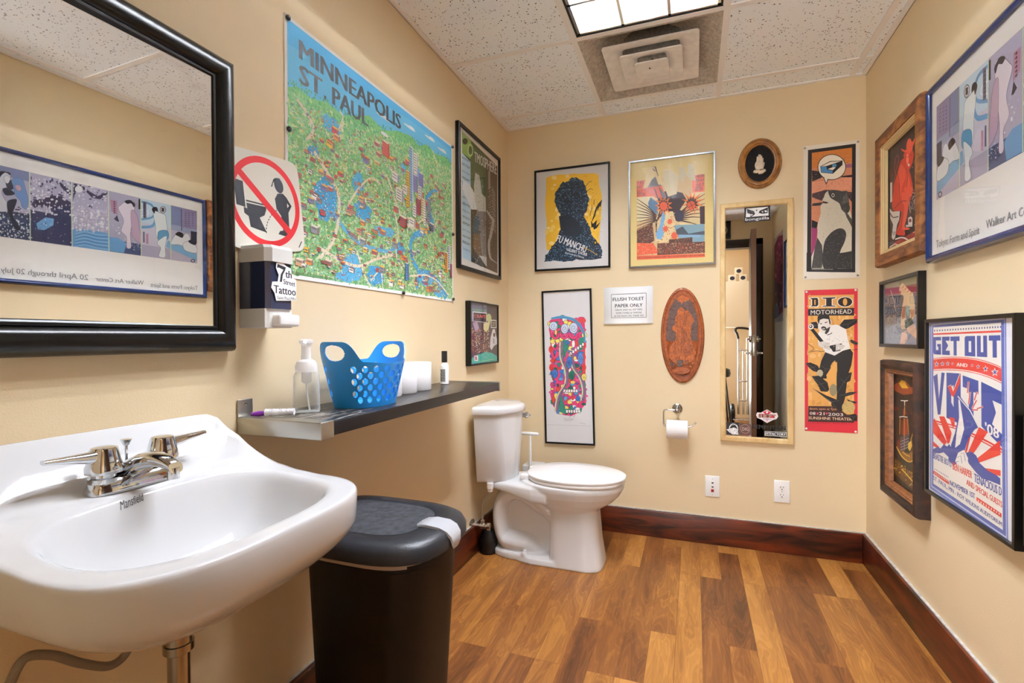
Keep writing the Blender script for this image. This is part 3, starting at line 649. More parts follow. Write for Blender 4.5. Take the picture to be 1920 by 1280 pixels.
# tank
def tank(s, z, bx=.0, cr_t=0):
    c = cr_t
    P = [(.032, -.196), (.172 + c * .03, -.160 + c * .03), (.232, -.06), (.240, 0), (.232, .06), (.172 + c * .03, .160 - c * .03), (.032, .196)]
    return [(.032 + (x - .032) * s[0] + bx, TC + y * s[1], z) for x, y in P]
def rounded(rings, it=2):                                     # corner cutting of each ring
    out = []
    for r_ in rings:
        for _ in range(it):
            q = []
            for i in range(len(r_)):
                a, b_ = Vector(r_[i]), Vector(r_[(i + 1) % len(r_)]); q += [tuple(a * .88 + b_ * .12), tuple(a * .12 + b_ * .88)]
            r_ = q
        out.append(r_)
    return out
mb = MB(); mb.loft(rounded([tank((.78, .72), .386, cr_t=1), tank((.84, .77), .389, cr_t=1), tank((.88, .80), .398, cr_t=1), tank((.95, .91), .60, cr_t=.4), tank((.98, .97), .738)])); mb.build('tank', M_PORC, to, ang=50)
mb = MB(); mb.loft(rounded([tank((1.0, 1.0), .737, -.002), tank((1.05, 1.035), .739, -.004), tank((1.07, 1.045), .745, -.004), tank((1.07, 1.045), .764, -.004), tank((1.04, 1.025), .773, -.002), tank((.98, .98), .7765), tank((.5, .5), .7775, .05)])); mb.build('tank_lid', M_PORC, to, ang=50)
M_SEAT = mat('seat_plastic', '#f3f3f3', .15)
mb = MB(); mb.loft([egg(.292, .768, .183, .4135), egg(.288, .772, .187, .417), egg(.288, .772, .187, .428), egg(.293, .768, .184, .431)]); mb.build('seat', M_SEAT, to, ang=50)
mb = MB(); mb.loft([egg(.287, .772, .187, .4325), egg(.283, .776, .190, .437), egg(.284, .775, .189, .443), egg(.30, .755, .172, .4495), egg(.40, .66, .10, .453)]); mb.build('seat_lid', M_SEAT, to, ang=50)
for s_ in (-1, 1): boxo('hinge', (.262, TC + s_ * .075 - .022, .409), (.312, TC + s_ * .075 + .022, .438), M_SEAT, to, .008)
mb = MB(); mb.lathe([(.012, .170), (.012, .213), (.017, .215), (.018, .227), (.012, .235)], (0, TC + .130, .70), 'x', 16); mb.tube([(.223, TC + .130, .70), (.226, TC + .16, .694), (.226, TC + .185, .69)], [.007, .006, .006], 10); mb.build('flush_lever', M_CHROME, to)
mb = MB(); mb.lathe([(.017, .36), (.017, .388)], (.115, TC - .13, 0), n=12); mb.lathe([(.013, .345), (.013, .36)], (.115, TC - .13, 0), n=12); mb.build('inlet_nut', M_WHPL, to)
sv = thing('water_valve', 'small chrome stop valve with supply tube beside toilet', 'valve', (0, -.56, .15))
mb = MB(); mb.lathe([(.030, .0005), (.029, .004), (.016, .010), (.009, .012), (.009, .05), (.015, .052), (.015, .075), (.011, .077), (.011, .09)], (0, -.56, .155), 'x', 24); mb.lathe([(.010, .15), (.010, .185), (.006, .187)], (.063, -.56, 0), n=16); mb.build('valve_body', M_CHROME, sv)
mb = MB(); mb.loft([[(x, -.56 + a, .155 + b_) for a, b_ in se(20, .014, .021, 2)] for x in (.09, .103)]); mb.build('valve_handle', M_CHROME, sv)
mb = MB(); mb.tube([(.063, -.56, .186), (.064, -.56, .25), (.075, -.565, .29), (.105, -.575, .325), (.115, TC - .13, .345)], .0045, 10, smooth=5); mb.build('supply_tube', M_BRUSH, sv)
# black plunger behind the toilet, only its rubber cup shows
pl = thing('plunger', 'black rubber plunger on floor between toilet and left wall', 'plunger', (.075, -.475, 0))
mb = MB(); mb.lathe([(.040, .001), (.046, .010), (.044, .03), (.050, .045), (.048, .075), (.035, .105), (.018, .125), (.014, .145)], (.070, -.505, 0), n=32); mb.build('rubber_cup', M_DARK, pl)
# toilet brush: T handle in a white holder by the back wall
tb = thing('toilet_brush', 'white T-handled brush standing in a holder behind toilet', 'brush', (.205, -.13, 0))
mb = MB(); mb.box((.148, -.185, .001), (.262, -.070, .385), .008); mb.build('holder', mat('holder_plastic', '#cfd0ce', .35), tb)
mb = MB(); mb.tube([(.203, -.192, .30), (.203, -.192, .570)], [.0085, .0065], 14); mb.build('rod', M_WHPL, tb)
mb = MB(); mb.tube([(.153, -.192, .572), (.160, -.192, .572), (.203, -.192, .5725), (.246, -.192, .572), (.253, -.192, .572)], [.007, .0095, .0105, .0095, .007], 16); mb.build('handle', M_WHPL, tb)
mb = MB(); mb.box((.188, -.2, .30), (.218, -.184, .36), .004); mb.build('clip', mat('clip_grey', '#9c9c9a', .4), tb)
# ------------------------------------------------------------ toilet paper holder with its roll
th = thing('paper_holder', 'chrome wall arm holding toilet paper on back wall', 'paper holder', (1.0, 0, .727))
mb = MB(); mb.lathe([(.027, .0005), (.027, .006), (.022, .010), (.012, .012), (.009, .03), (.009, .062), (.012, .064), (.012, .078), (.004, .080)], (1.0, 0, .727), 'y', 28)
for i in range(len(mb.v)): v = mb.v[i]; mb.v[i] = (v[0], -abs(v[1]), v[2])
mb.build('mount', M_NICKEL, th)
mb = MB(); mb.tube([(1.0, -.071, .727), (.96, -.071, .727), (.942, -.071, .727), (.934, -.071, .722), (.931, -.071, .712), (.931, -.071, .68), (.931, -.071, .652), (.934, -.071, .642), (.944, -.071, .638), (.99, -.071, .638), (1.055, -.071, .638), (1.078, -.071, .645), (1.098, -.071, .664)], .0045, 12); mb.build('arm', M_CHROME, th)
rl = thing('toilet_roll', 'white toilet roll hanging on the chrome wall holder', 'toilet roll', (1.0, -.071, .60), 'toilet rolls in use')
mb = MB(); RC = (1.0, -.071, .6235)
mb.lathe([(.020, -.055), (.048, -.055), (.050, -.053), (.050, .053), (.048, .055), (.020, .055), (.020, -.055)], (1.002, -.071, .6225), 'x', 48, cap=False); mb.build('paper', M_TISSUE, rl)
del rl['group']
# ------------------------------------------------------------ outlets
M_PLATE = mat('plate_white', '#f2f2f0', .25)
ot = thing('power_outlet', 'white duplex power outlet right of the jack plate', 'outlet', (1.515, 0, .317))
boxo('plate', (1.478, -.006, .260), (1.552, -.0005, .375), M_PLATE, ot, .003)
for z in (.337, .298):
    mb = MB(); mb.loft([[(1.515 + a, -d, z + b_) for a, b_ in se(28, .0165, .0145, 2.6)] for d in (.005, .0078)]); so = mb.build('socket', M_PLATE, ot)
    mb = MB(); mb.box((1.5075, -.0081, z - .001), (1.5095, -.0075, z + .008)); mb.box((1.5205, -.0081, z), (1.5225, -.0075, z + .007)); mb.lathe([(.0028, -.0081), (.0028, -.0075)], (1.515, 0, z - .008), 'y', 12); mb.build('slots', M_BLKPL, so)
mb = MB(); mb.lathe([(.003, -.0068), (.003, -.0055)], (1.515, 0, .3175), 'y', 12); mb.build('screw', M_BRUSH, ot)
jp = thing('jack_plate', 'white data jack plate with red lower jack on back wall', 'jack plate', (1.18, 0, .312))
boxo('plate', (1.144, -.006, .255), (1.217, -.0005, .369), M_PLATE, jp, .003)
for z in (.331, .309):
    mb = MB(); mb.prism([(-.006, .003), (.006, .003), (.005, -.001), (.002, -.004), (-.002, -.004), (-.005, -.001)], lambda u, v, d: (1.181 + u, -d, z + v), .0055, .0072); mb.build('jack', M_BLKPL, jp)
mb = MB(); mb.box((1.173, -.0078, .281), (1.188, -.0055, .297), .001); jr = mb.build('jack', mat('red_jack', '#b5271c', .4), jp); jr['label'] = 'red jack'
mb = MB(); mb.box((1.177, -.0082, .284), (1.184, -.0075, .291)); mb.build('opening', M_DARK, jr)
for z in (.352, .268): mb = MB(); mb.lathe([(.0024, -.0066), (.0024, -.0055)], (1.18, 0, z), 'y', 10); mb.build('screw', M_BRUSH, jp)
# ------------------------------------------------------------ pine framed narrow mirror on the back wall
M_PINE = darkwood('pine_wood', '#cda76a', '#e6cb93', (5, 5, 2), .45)
bmr = thing('wall_mirror', 'tall narrow pine-framed mirror with stickers on back wall', 'mirror', (1.39, 0, .565))
frame_mesh(FB, (1.221, .566, 1.567, 1.832), [(0, .001), (0, .020), (.003, .022), (.022, .022), (.026, .018), (.027, .010), (.027, .001)]).build('frame', M_PINE, bmr, ang=25)
quad(FB, 1.24, .585, 1.548, 1.813, .003, .0085).build('glass', M_MIRROR2, bmr, smooth=False)
# ------------------------------------------------------------ things behind the camera, seen in the mirrors
M_DOOR = mat('brown_door', '#3a2418', .35, vary=.2, vscale=3)
M_EDGE = mat('door_edge', '#6a4a34', .5)
dr = bpy.data.objects.new('door_1', None); COL.objects.link(dr); dr.location = (1.70, YF + .02, 0); dr['kind'] = 'structure'
ang = math.atan2(1.60 - 1.70, .90)
boxo('leaf', (1.655, YF + .02, .01), (1.70, YF + .93, 2.118), M_DOOR, dr, .002)
boxo('edge_strip', (1.657, YF + .9295, .012), (1.698, YF + .9315, 2.116), M_EDGE, dr)
boxo('latch_plate', (1.664, YF + .9312, .94), (1.691, YF + .9335, 1.14), M_NICKEL, dr, .001)
for s_, x0 in ((-1, 1.655), (1, 1.70)):
    mb = MB(); x1 = x0 + s_ * .05
    mb.lathe([(.028, 0), (.028, s_ * .008), (.011, s_ * .012), (.011, s_ * .045)], (x0, YF + .87, .97), 'x', 20); mb.tube([(x1 - s_ * .006, YF + .87, .97), (x1 - s_ * .006, YF + .80, .97), (x1 - s_ * .01, YF + .77, .97)], .009, 12); mb.build('door_handle', M_NICKEL, dr)
    mb = MB(); mb.lathe([(.032, 0), (.032, s_ * .012), (.024, s_ * .02), (.010, s_ * .022), (.010, s_ * .035)], (x0, YF + .87, 1.10), 'x', 20); mb.build('deadbolt', M_NICKEL, dr)
dr.rotation_euler = (0, 0, .075)
# small framed panel above the doorway
cl = thing('framed_print', 'small dark framed print above the doorway, seen in narrow mirror', 'picture', (1.40, YF, 2.2))
FRm = lambda u, v, d: (u, YF + d, v)
frame_mesh(FRm, (1.25, 2.205, 1.475, 2.40), [(0, .001), (0, .02), (.02, .02), (.022, .008), (.022, .001)]).build('frame', M_BLKFR, cl, smooth=False)
# corridor furniture
M_CAB = mat('white_cabinet_paint', '#e8e2d8', .5)
wc = thing('storage_cabinet', 'white cabinet on corridor wall, seen in narrow mirror', 'cabinet', (1.3, -4.5, 1.245))
boxo('body', (.82, -4.645, 1.245), (1.90, -4.32, 1.858), M_CAB, wc, .003)
for a in (.825, 1.365): boxo('door', (a, -4.32, 1.25), (a + .53, -4.305, 1.853), M_CAB, wc, .003)
M_BOXP = mat('box_print', '#e9e4da', .7); M_BOXB = mat('box_badge', '#2a3148', .6)
for x, z, lb in ((1.575, 1.8585, 'small white printed box, left one on corridor cabinet'), (1.705, 1.8585, 'small white printed box, right one on corridor cabinet'), (1.655, 1.9515, 'small white printed box stacked on two others')):
    bx = thing('printed_box', lb, 'box', (x, -4.38, z), 'small boxes on the corridor cabinet')
    boxo('carton', (x - .046, -4.43, z), (x + .046, -4.34, z + .092), M_BOXP, bx, .002)
    mb = MB(); mb.loft([[(x + a, y_, z + .045 + b_) for a, b_ in se(20, .03, .026, 2)] for y_ in (-4.34, -4.339)]); mb.build('badge', M_BOXB, bx)
M_ALU = mat('aluminium_tube', '#c5c7ca', .25, metal=1)
ht = thing('hand_truck', 'aluminium hand truck with black loop handle in corridor', 'hand truck', (1.69, -4.15, 0))
for x in (1.635, 1.74): mb = MB(); mb.tube([(x, -4.14, .12), (x, -4.17, 1.10)], .014, 12); mb.build('rail', M_ALU, ht)
mb = MB(); mb.tube([(1.69, -4.14, .12), (1.69, -4.16, .95)], .011, 12); mb.build('centre_rail', M_ALU, ht)
for z in (.30, .55, .95): mb = MB(); mb.tube([(1.635, -4.15, z), (1.69, -4.135, z), (1.74, -4.15, z)], .010, 10); mb.build('crossbar', M_ALU, ht)
mb = MB(); mb.tube([(1.635, -4.17, 1.09), (1.62, -4.18, 1.16), (1.60, -4.18, 1.20), (1.62, -4.19, 1.235), (1.70, -4.20, 1.235), (1.77, -4.19, 1.22)], .015, 12, smooth=4); mb.build('loop_handle', M_DARK, ht)
mb = MB(); mb.box((1.56, -4.12, .06), (1.82, -3.97, .075), .003); mb.build('toe_plate', M_ALU, ht)
for x in (1.56, 1.82): mb = MB(); mb.lathe([(.02, -.03), (.05, -.03), (.11, -.028), (.125, -.015), (.125, .015), (.11, .028), (.05, .03), (.02, .03)], (x, -4.18, .126), 'x', 28); mb.build('wheel', M_DARK, ht)
st = thing('stool', 'black padded stool in corridor, seen at mirror edge', 'stool', (1.44, -4.1, 0))
mb = MB(); mb.lathe([(.10, .60), (.13, .61), (.14, .65), (.13, .70), (.10, .715)], (1.40, -4.1, 0), n=32); mb.build('seat', M_DARK, st)
for a in range(4): c, s_ = math.cos(a * PI / 2 + .7), math.sin(a * PI / 2 + .7); mb = MB(); mb.tube([(1.40 + c * .09, -4.1 + s_ * .09, .61), (1.40 + c * .17, -4.1 + s_ * .17, .0)], .011, 10); mb.build('leg', M_BLKPL, st)
# ------------------------------------------------------------ printed artwork: flat coloured shapes on real sheets
import numpy as np
M_PRINT = bpy.data.materials.new('printed_ink'); M_PRINT.use_nodes = True
def _pr(m, rough, bump=0):
    n = m.node_tree.nodes; l = m.node_tree.links; b = n['Principled BSDF']; a = n.new('ShaderNodeAttribute'); a.attribute_name = 'Col'
    l.new(a.outputs['Color'], b.inputs['Base Color']); b.inputs['Roughness'].default_value = rough
    if bump:
        tc = n.new('ShaderNodeTexCoord'); t_ = n.new('ShaderNodeTexNoise'); t_.inputs['Scale'].default_value = 45; t_.inputs['Detail'].default_value = 4; l.new(tc.outputs['Object'], t_.inputs['Vector'])
        bp = n.new('ShaderNodeBump'); bp.inputs['Strength'].default_value = bump; bp.inputs['Distance'].default_value = .003; l.new(t_.outputs['Fac'], bp.inputs['Height']); l.new(bp.outputs[0], b.inputs['Normal'])
_pr(M_PRINT, .55)
M_OIL = bpy.data.materials.new('oil_paint'); M_OIL.use_nodes = True; _pr(M_OIL, .4, .5)
_tc = {}
def text_geo(s, bold=0.0, space=1.0):
    k = (s, bold, space)
    if k in _tc: return _tc[k]
    c = bpy.data.curves.new('lettering', 'FONT'); c.body = s; c.offset = bold; c.space_character = space; c.resolution_u = 2; c.dimensions = '2D'; c.fill_mode = 'FRONT'
    o = bpy.data.objects.new('lettering', c); COL.objects.link(o); bpy.context.view_layer.update()
    me = o.evaluated_get(bpy.context.evaluated_depsgraph_get()).to_mesh()
    v = [(p.co.x, p.co.y) for p in me.vertices]; f = [list(p.vertices) for p in me.polygons]
    bpy.data.objects.remove(o); bpy.data.curves.remove(c); _tc[k] = (v, f); return v, f
def homog(src, dst):
    A = []; B = []
    for (x, y), (u, v) in zip(src, dst):
        A += [[x, y, 1, 0, 0, 0, -u * x, -u * y], [0, 0, 0, x, y, 1, -v * x, -v * y]]; B += [u, v]
    h = np.linalg.solve(np.array(A, float), np.array(B, float)); return np.append(h, 1).reshape(3, 3)
class Art:
    # quad: drawing coordinates of the sheet's corners TL,TR,BR,BL ; rect: u0,v0,u1,v1 on the wall ; fn: wall mapping
    def __init__(s, quad, rect, fn, d, step=3e-6):
        u0, v0, u1, v1 = rect; s.h = homog(quad, [(u0, v1), (u1, v1), (u1, v0), (u0, v0)]); s.fn = fn; s.d = d; s.step = step; s.mb = MB(); s.q = quad
    def m(s, x, y):
        w_ = s.h @ np.array([x, y, 1.0]); return s.fn(w_[0] / w_[2], w_[1] / w_[2], s.d)
    def P(s, pts, col, sm=0):
        if sm: pts = s.rnd(pts, sm)
        s.d += s.step; s.mb.col = rgb(col); s.mb.add([s.m(x, y) for x, y in pts], [list(range(len(pts)))]); s.mb.col = None; return s
    def rnd(s, P, k=4):                                      # closed smooth outline through the points
        n = len(P); out = []; V2 = [Vector(p) for p in P]
        for i in range(n):
            a, b_, c_, d = V2[i - 1], V2[i], V2[(i + 1) % n], V2[(i + 2) % n]
            for j in range(k):
                t = j / k; q_ = .5 * ((2 * b_) + (c_ - a) * t + (2 * a - 5 * b_ + 4 * c_ - d) * t * t + (3 * b_ - a - 3 * c_ + d) * t ** 3); out.append((q_.x, q_.y))
        return out
    def R(s, x0, y0, x1, y1, col): return s.P([(x0, y0), (x1, y0), (x1, y1), (x0, y1)], col)
    def E(s, cx, cy, rx, ry, col, rot=0, n=28, a0=0, a1=360):
        o = []; c, q = math.cos(math.radians(rot)), math.sin(math.radians(rot))
        for i in range(n + (a1 - a0 < 360)):
            t = math.radians(a0 + (a1 - a0) * i / n); x, y = rx * math.cos(t), ry * math.sin(t); o.append((cx + x * c - y * q, cy + x * q + y * c))
        return s.P(o, col)
    def S(s, pts, w_, col, smooth=0, closed=False):           # brush stroke
        P = [Vector(p) for p in pts]
        if closed: P = P + [P[0]]
        Wd = list(w_) if isinstance(w_, (list, tuple)) else [w_] * len(P)
        if closed and len(Wd) < len(P): Wd.append(Wd[0])
        if smooth:
            Q = []; Z = []
            for i in range(len(P) - 1):
                a, b_, c_, d = P[max(i - 1, 0)], P[i], P[i + 1], P[min(i + 2, len(P) - 1)]
                for k in range(smooth):
                    t = k / smooth; Q.append(.5 * ((2 * b_) + (c_ - a) * t + (2 * a - 5 * b_ + 4 * c_ - d) * t * t + (3 * b_ - a - 3 * c_ + d) * t ** 3)); Z.append(Wd[i] * (1 - t) + Wd[i + 1] * t)
            Q.append(P[-1]); Z.append(Wd[-1]); P, Wd = Q, Z
        L = []; R_ = []
        for i, p in enumerate(P):
            t = P[min(i + 1, len(P) - 1)] - P[max(i - 1, 0)]
            if closed and i in (0, len(P) - 1): t = P[1] - P[-2]
            t = t.normalized() if t.length > 1e-9 else Vector((1, 0)); nn = Vector((-t.y, t.x)) * Wd[i] / 2; L.append(p + nn); R_.append(p - nn)
        s.d += s.step; s.mb.col = rgb(col); n = len(P)
        s.mb.add([s.m(*p) for p in L + R_], [[i, i + 1, n + i + 1, n + i] for i in range(n - 1)]); s.mb.col = None; return s
    def T(s, txt, p0, p1, h, col, bold=0.0, up=None, space=1.0, bend=0.0):
        if bold:                                               # heavier weight: the same line struck three times, slightly apart
            v, f = text_geo(txt, 0.0, space); L = max(p[0] for p in v) - min(p[0] for p in v)
            for q_ in (-1, 0, 1):
                e0 = bold * .9 * q_ / L; dx, dy = (p1[0] - p0[0]) * e0, (p1[1] - p0[1]) * e0
                s.T(txt, (p0[0] + dx, p0[1] + dy), (p1[0] + dx, p1[1] + dy), h, col, 0.0, up, space, bend)
            return s
        v, f = text_geo(txt, bold, space)
        if not v: return s
        x0 = min(p[0] for p in v); x1 = max(p[0] for p in v); cap = .729
        ux, uy = up or (0, -h); s.d += s.step; s.mb.col = rgb(col); o = []
        for x, y in v:
            a = (x - x0) / (x1 - x0); b_ = y / cap; bb = b_ + bend * 4 * a * (1 - a)
            o.append(s.m(p0[0] + a * (p1[0] - p0[0]) + ux * bb, p0[1] + a * (p1[1] - p0[1]) + uy * bb))
        s.mb.add(o, f); s.mb.col = None; return s
    def scatter(s, x0, y0, x1, y1, nx, ny, cols, seed=0, fill=.8, size=.7, test=None, jag=5, ol=None):     # one flat layer of small separate marks
        r = random.Random(seed); s.d += s.step; d0 = s.d; c_ = 0; cw, ch = (x1 - x0) / nx, (y1 - y0) / ny
        for j in range(ny):
            for i in range(nx):
                if r.random() > fill: continue
                cx_, cy_ = x0 + (i + .5 + r.uniform(-.42, .42)) * cw, y0 + (j + .5 + r.uniform(-.42, .42)) * ch; c_ += 1; s.d = d0 + (c_ % 40) * 1.5e-6
                if test and not test(cx_, cy_): continue
                k = r.randint(3, jag); a0 = r.random() * 6; q = r.uniform(.5, 1) * size / 2
                s.mb.col = rgb(r.choice(cols)); st_ = r.uniform(.6, 1.5)
                if ol:
                    cc = s.mb.col; s.mb.col = rgb(ol); dd = s.d; s.d -= .7e-6; s.mb.add([s.m(cx_ + (cw * q * st_ + 1.8) * math.cos(a0 + 2 * PI * t / k), cy_ + (ch * q / st_ + 1.8) * math.sin(a0 + 2 * PI * t / k)) for t in range(k)], [list(range(k))]); s.mb.col = cc; s.d = dd
                s.mb.add([s.m(cx_ + cw * q * st_ * math.cos(a0 + 2 * PI * t / k), cy_ + ch * q / st_ * math.sin(a0 + 2 * PI * t / k)) for t in range(k)], [list(range(k))])
        s.d = d0 + 60e-6; s.mb.col = None; return s
    def full(s, col): return s.P(s.q, col)
    def build(s, name, parent=None, m=None): return s.mb.build(name, m or M_PRINT, parent, smooth=False)
def inpoly(poly):
    def f(x, y):
        c = False; j = len(poly) - 1
        for i in range(len(poly)):
            xi, yi = poly[i]; xj, yj = poly[j]
            if (yi > y) != (yj > y) and x < (xj - xi) * (y - yi) / (yj - yi) + xi: c = not c
            j = i
        return c
    return f
def picture(name, label, cat, fn, r, frm, prof, art_d, glass=True, rotd=0, group=None):
    base = fn((r[0] + r[2]) / 2, r[1], 0); t_ = thing(name, label, cat, base, group)
    if rotd:
        cu, cv = (r[0] + r[2]) / 2, (r[1] + r[3]) / 2; c, q = math.cos(math.radians(rotd)), math.sin(math.radians(rotd)); f0 = fn
        fn = lambda u, v, d: f0(cu + (u - cu) * c - (v - cv) * q, cv + (u - cu) * q + (v - cv) * c, d)
    frame_mesh(fn, r, prof).build('frame', frm, t_, ang=25)
    if glass:
        i = prof[-1][0] - .001; quad(fn, r[0] + i, r[1] + i, r[2] - i, r[3] - i, art_d + .0045, art_d + .0055).build('glass', M_PANE, t_, smooth=False)
    i = prof[-1][0] - .002; quad(fn, r[0] + i, r[1] + i, r[2] - i, r[3] - i, .001, art_d - .0002).build('backing', M_PAPER, t_, smooth=False)
    return t_, fn
def thin(wd, dp, lip=.004): return [(0, .001), (0, dp - .001), (.001, dp), (wd - .001, dp), (wd, dp - .001), (wd, dp - lip - .004)]

# maker's script on the basin, laid on the glaze
def basin_logo():
    bas = [o for o in sk.children if o.name.startswith('basin')][0]; bpy.context.view_layer.update()
    a_ = Art([(0, 0), (100, 0), (100, 100), (0, 100)], (0, 0, 1, 1), lambda u, v, d: (u, v, 0), 0)
    v, f = text_geo('Mansfield', .0, 1.0); x1 = max(p[0] for p in v); out = []
    for px_, py_ in v:
        a = px_ / x1; yw = -2.325 + a * .040; xw = .150 - .002 * a - (py_ / .729) * .0065; yw += (py_ / .729) * .003
        ok, loc, nrm, idx = bas.ray_cast(Vector((xw, yw - SC, .5)), Vector((0, 0, -1)))
        out.append(tuple(loc + Vector((0, SC, .64)) + nrm * .0008) if ok else (xw, yw, .84))
    mb = MB(); mb.add(out, f); mb.build('maker_script', mat('glaze_ink', '#4a4a4c', .4), sk, smooth=False)
basin_logo()
# ------------------------------------------------------------ no-standing sign, tilted on the left wall
q = math.radians(7); su, sv = -1.8685, 1.491
FS = lambda u, v, d: (d, su + u * math.cos(q) - v * math.sin(q), sv + u * math.sin(q) + v * math.cos(q))
sg = thing('sign', 'square white sign with red ring and slash over a standing figure', 'sign', (0, su, sv - .14))
mb = MB(); mb.prism([(u * .1275, v * .1275) for u, v in se(64, 1, 1, 9)], FS, .006, .0075); mb.build('plate', mat('sign_vinyl', '#e9e8dc', .4), sg)
a = Art([(0, 0), (100, 0), (100, 100), (0, 100)], (-.1275, -.1275, .1275, .1275), FS, .0076)
K = '#23262e'; RD = '#d2232b'
bw = lambda P: [((u - 28) * .74 + 24, 52 + (v - 52) * .74) for u, v in P]
mw = lambda P: [((u - 62) * .92 + 59, 22 + (v - 22) * .87) for u, v in P]
a.P(bw([(28, 54), (61, 56), (61, 60), (57, 68), (48, 72), (58, 92), (31, 86)]), K); a.P(bw([(28, 50), (61, 52.5), (61, 54.5), (28, 52)]), K)
a.P(bw([(12, 24), (26, 26), (26, 60), (12, 58)]), K); a.P(bw([(23, 60), (30, 62), (30, 72), (23, 68)]), K)
hx = mw([(73, 31)])[0]; a.E(hx[0], hx[1], 6.2, 8, K, -12); a.P(mw([(66, 24), (63, 34), (61, 34), (65, 26), (70, 22), (76, 22), (74, 28)]), K)
a.P(mw([(70, 41), (78, 40), (83, 44), (90, 54), (84, 63), (83, 80), (81, 94), (65, 91), (68, 87), (73, 86), (72, 68), (66, 60), (65, 48)]), K)
a.P(mw([(83, 51), (83, 57), (86, 54)]), '#e9e8dc')
pts = mw([(66, 62), (61, 65), (56, 70), (51, 77), (48, 84), (47, 93)])
for (x0, y0), (x1, y1) in zip(pts, pts[1:]):
    for k in range(2): a.S([(lerp(x0, x1, k / 2), lerp(y0, y1, k / 2)), (lerp(x0, x1, k / 2 + .3), lerp(y0, y1, k / 2 + .3))], 1.0, K)
for i in range(60):
    t0, t1 = 2 * PI * i / 60, 2 * PI * (i + 1) / 60
    a.mb.col = rgb(RD); a.mb.add([a.m(50 + r_ * math.cos(t), 50 + r_ * math.sin(t)) for r_, t in ((46.5, t0), (46.5, t1), (40, t1), (40, t0))], [[0, 1, 2, 3]])
a.mb.col = None
a.P([(15, 24), (20, 19), (84, 79), (79, 85)], RD); a.S([(90, 95), (95, 88)], 1.2, K); a.build('print', sg)
# sticker lettering on the dispenser window (front face and its chamfer)
y0, y1 = DISP_Y0, DISP_Y1
FD = lambda u, v, d: (.0968 + d, u, v)
a = Art([(0, 0), (100, 0), (100, 100), (0, 100)], (y0 + .008, 1.216, y1 + .004, 1.322), FD, .0006)
a.P([(22, 6), (42, 2), (60, 10), (78, 14), (82, 36), (98, 40), (99, 60), (97, 92), (20, 96), (14, 78), (2, 66), (6, 52), (26, 50), (30, 34), (20, 18)], '#f2f2f2')
a.P([(26, 8), (58, 13), (55, 20), (46, 32), (42, 50), (34, 50), (38, 32), (48, 20), (30, 16), (24, 18)], K)
a.T('th', (56, 38), (80, 38), 19, K, .03); a.T('Street', (48, 54), (94, 57), 13, K, .03); a.T('Tattoo', (12, 78), (96, 80), 20, K, .03); a.T('Saint Paul,MN', (24, 92), (94, 92), 8, K, .01); a.build('sticker', sd)
# ------------------------------------------------------------ illustrated city map poster
MR = (-1.797, 1.298, -.76, 2.045)
mp_ = thing('map_poster', 'large illustrated green and blue city map pinned to left wall', 'poster', (0, -1.28, 1.298))
mb = MB(); nU, nV = 24, 16; vs = []
for j in range(nV + 1):
    for i in range(nU + 1): u, v = i / nU, j / nV; vs.append(FL(lerp(MR[0], MR[2], u), lerp(MR[1], MR[3], v) - .006 * u * 0, .0035))
mb.add(vs, [[j * (nU + 1) + i, j * (nU + 1) + i + 1, (j + 1) * (nU + 1) + i + 1, (j + 1) * (nU + 1) + i] for j in range(nV) for i in range(nU)])
mb = MB(); mb.prism([(MR[0], MR[1]), (MR[2], MR[1]), (MR[2], MR[3]), (MR[0], MR[3])], FL, .001, .0028); mb.build('sheet', M_PAPER, mp_, smooth=False)
a = Art([(0, 0), (1388, 0), (1388, 1000), (0, 1000)], MR, FL, .0029, step=1.2e-6)
a.P([(14, 14), (1376, 14), (1376, 984), (14, 984)], '#78b572')
rnd = random.Random(11)
a.P([(14, 14), (1376, 14), (1376, 120), (1290, 105), (1180, 128), (1060, 110), (980, 150), (880, 128), (760, 150), (640, 195), (520, 170), (420, 215), (330, 250), (230, 235), (140, 262), (60, 250), (14, 275)], '#6dbfe6')
a.P([(14, 14), (1376, 14), (1376, 40), (900, 44), (500, 70), (200, 90), (14, 110)], '#59b2e2')
for x, y in ((1100, 62), (880, 85), (1250, 80), (640, 130)): a.E(x, y, 60, 7, '#dcecf5'); a.E(x + 20, y - 6, 30, 7, '#eef5f8')
greens = ['#74b070', '#8fc586', '#a5d096', '#63a368', '#b4d48c', '#88c292', '#c6dc9c', '#5a9a66', '#a3d0a8', '#d2dfb0']
def land(x, y): return y > (interp(x, [(0, 262), (330, 250), (640, 195), (980, 150), (1376, 125)]) + 12)
for sd_ in range(3): a.scatter(14, 100, 1376, 984, 62 + sd_ * 9, 42 + sd_ * 6, greens, sd_, .62, 1.25, land, 7)
a.scatter(14, 96, 1376, 290, 110, 9, ['#4a8f5c', '#5a9d62', '#3f8556'], 31, .85, 1.1, lambda x, y: abs(y - interp(x, [(0, 262), (330, 250), (640, 195), (980, 150), (1376, 125)])) < 30, 4)
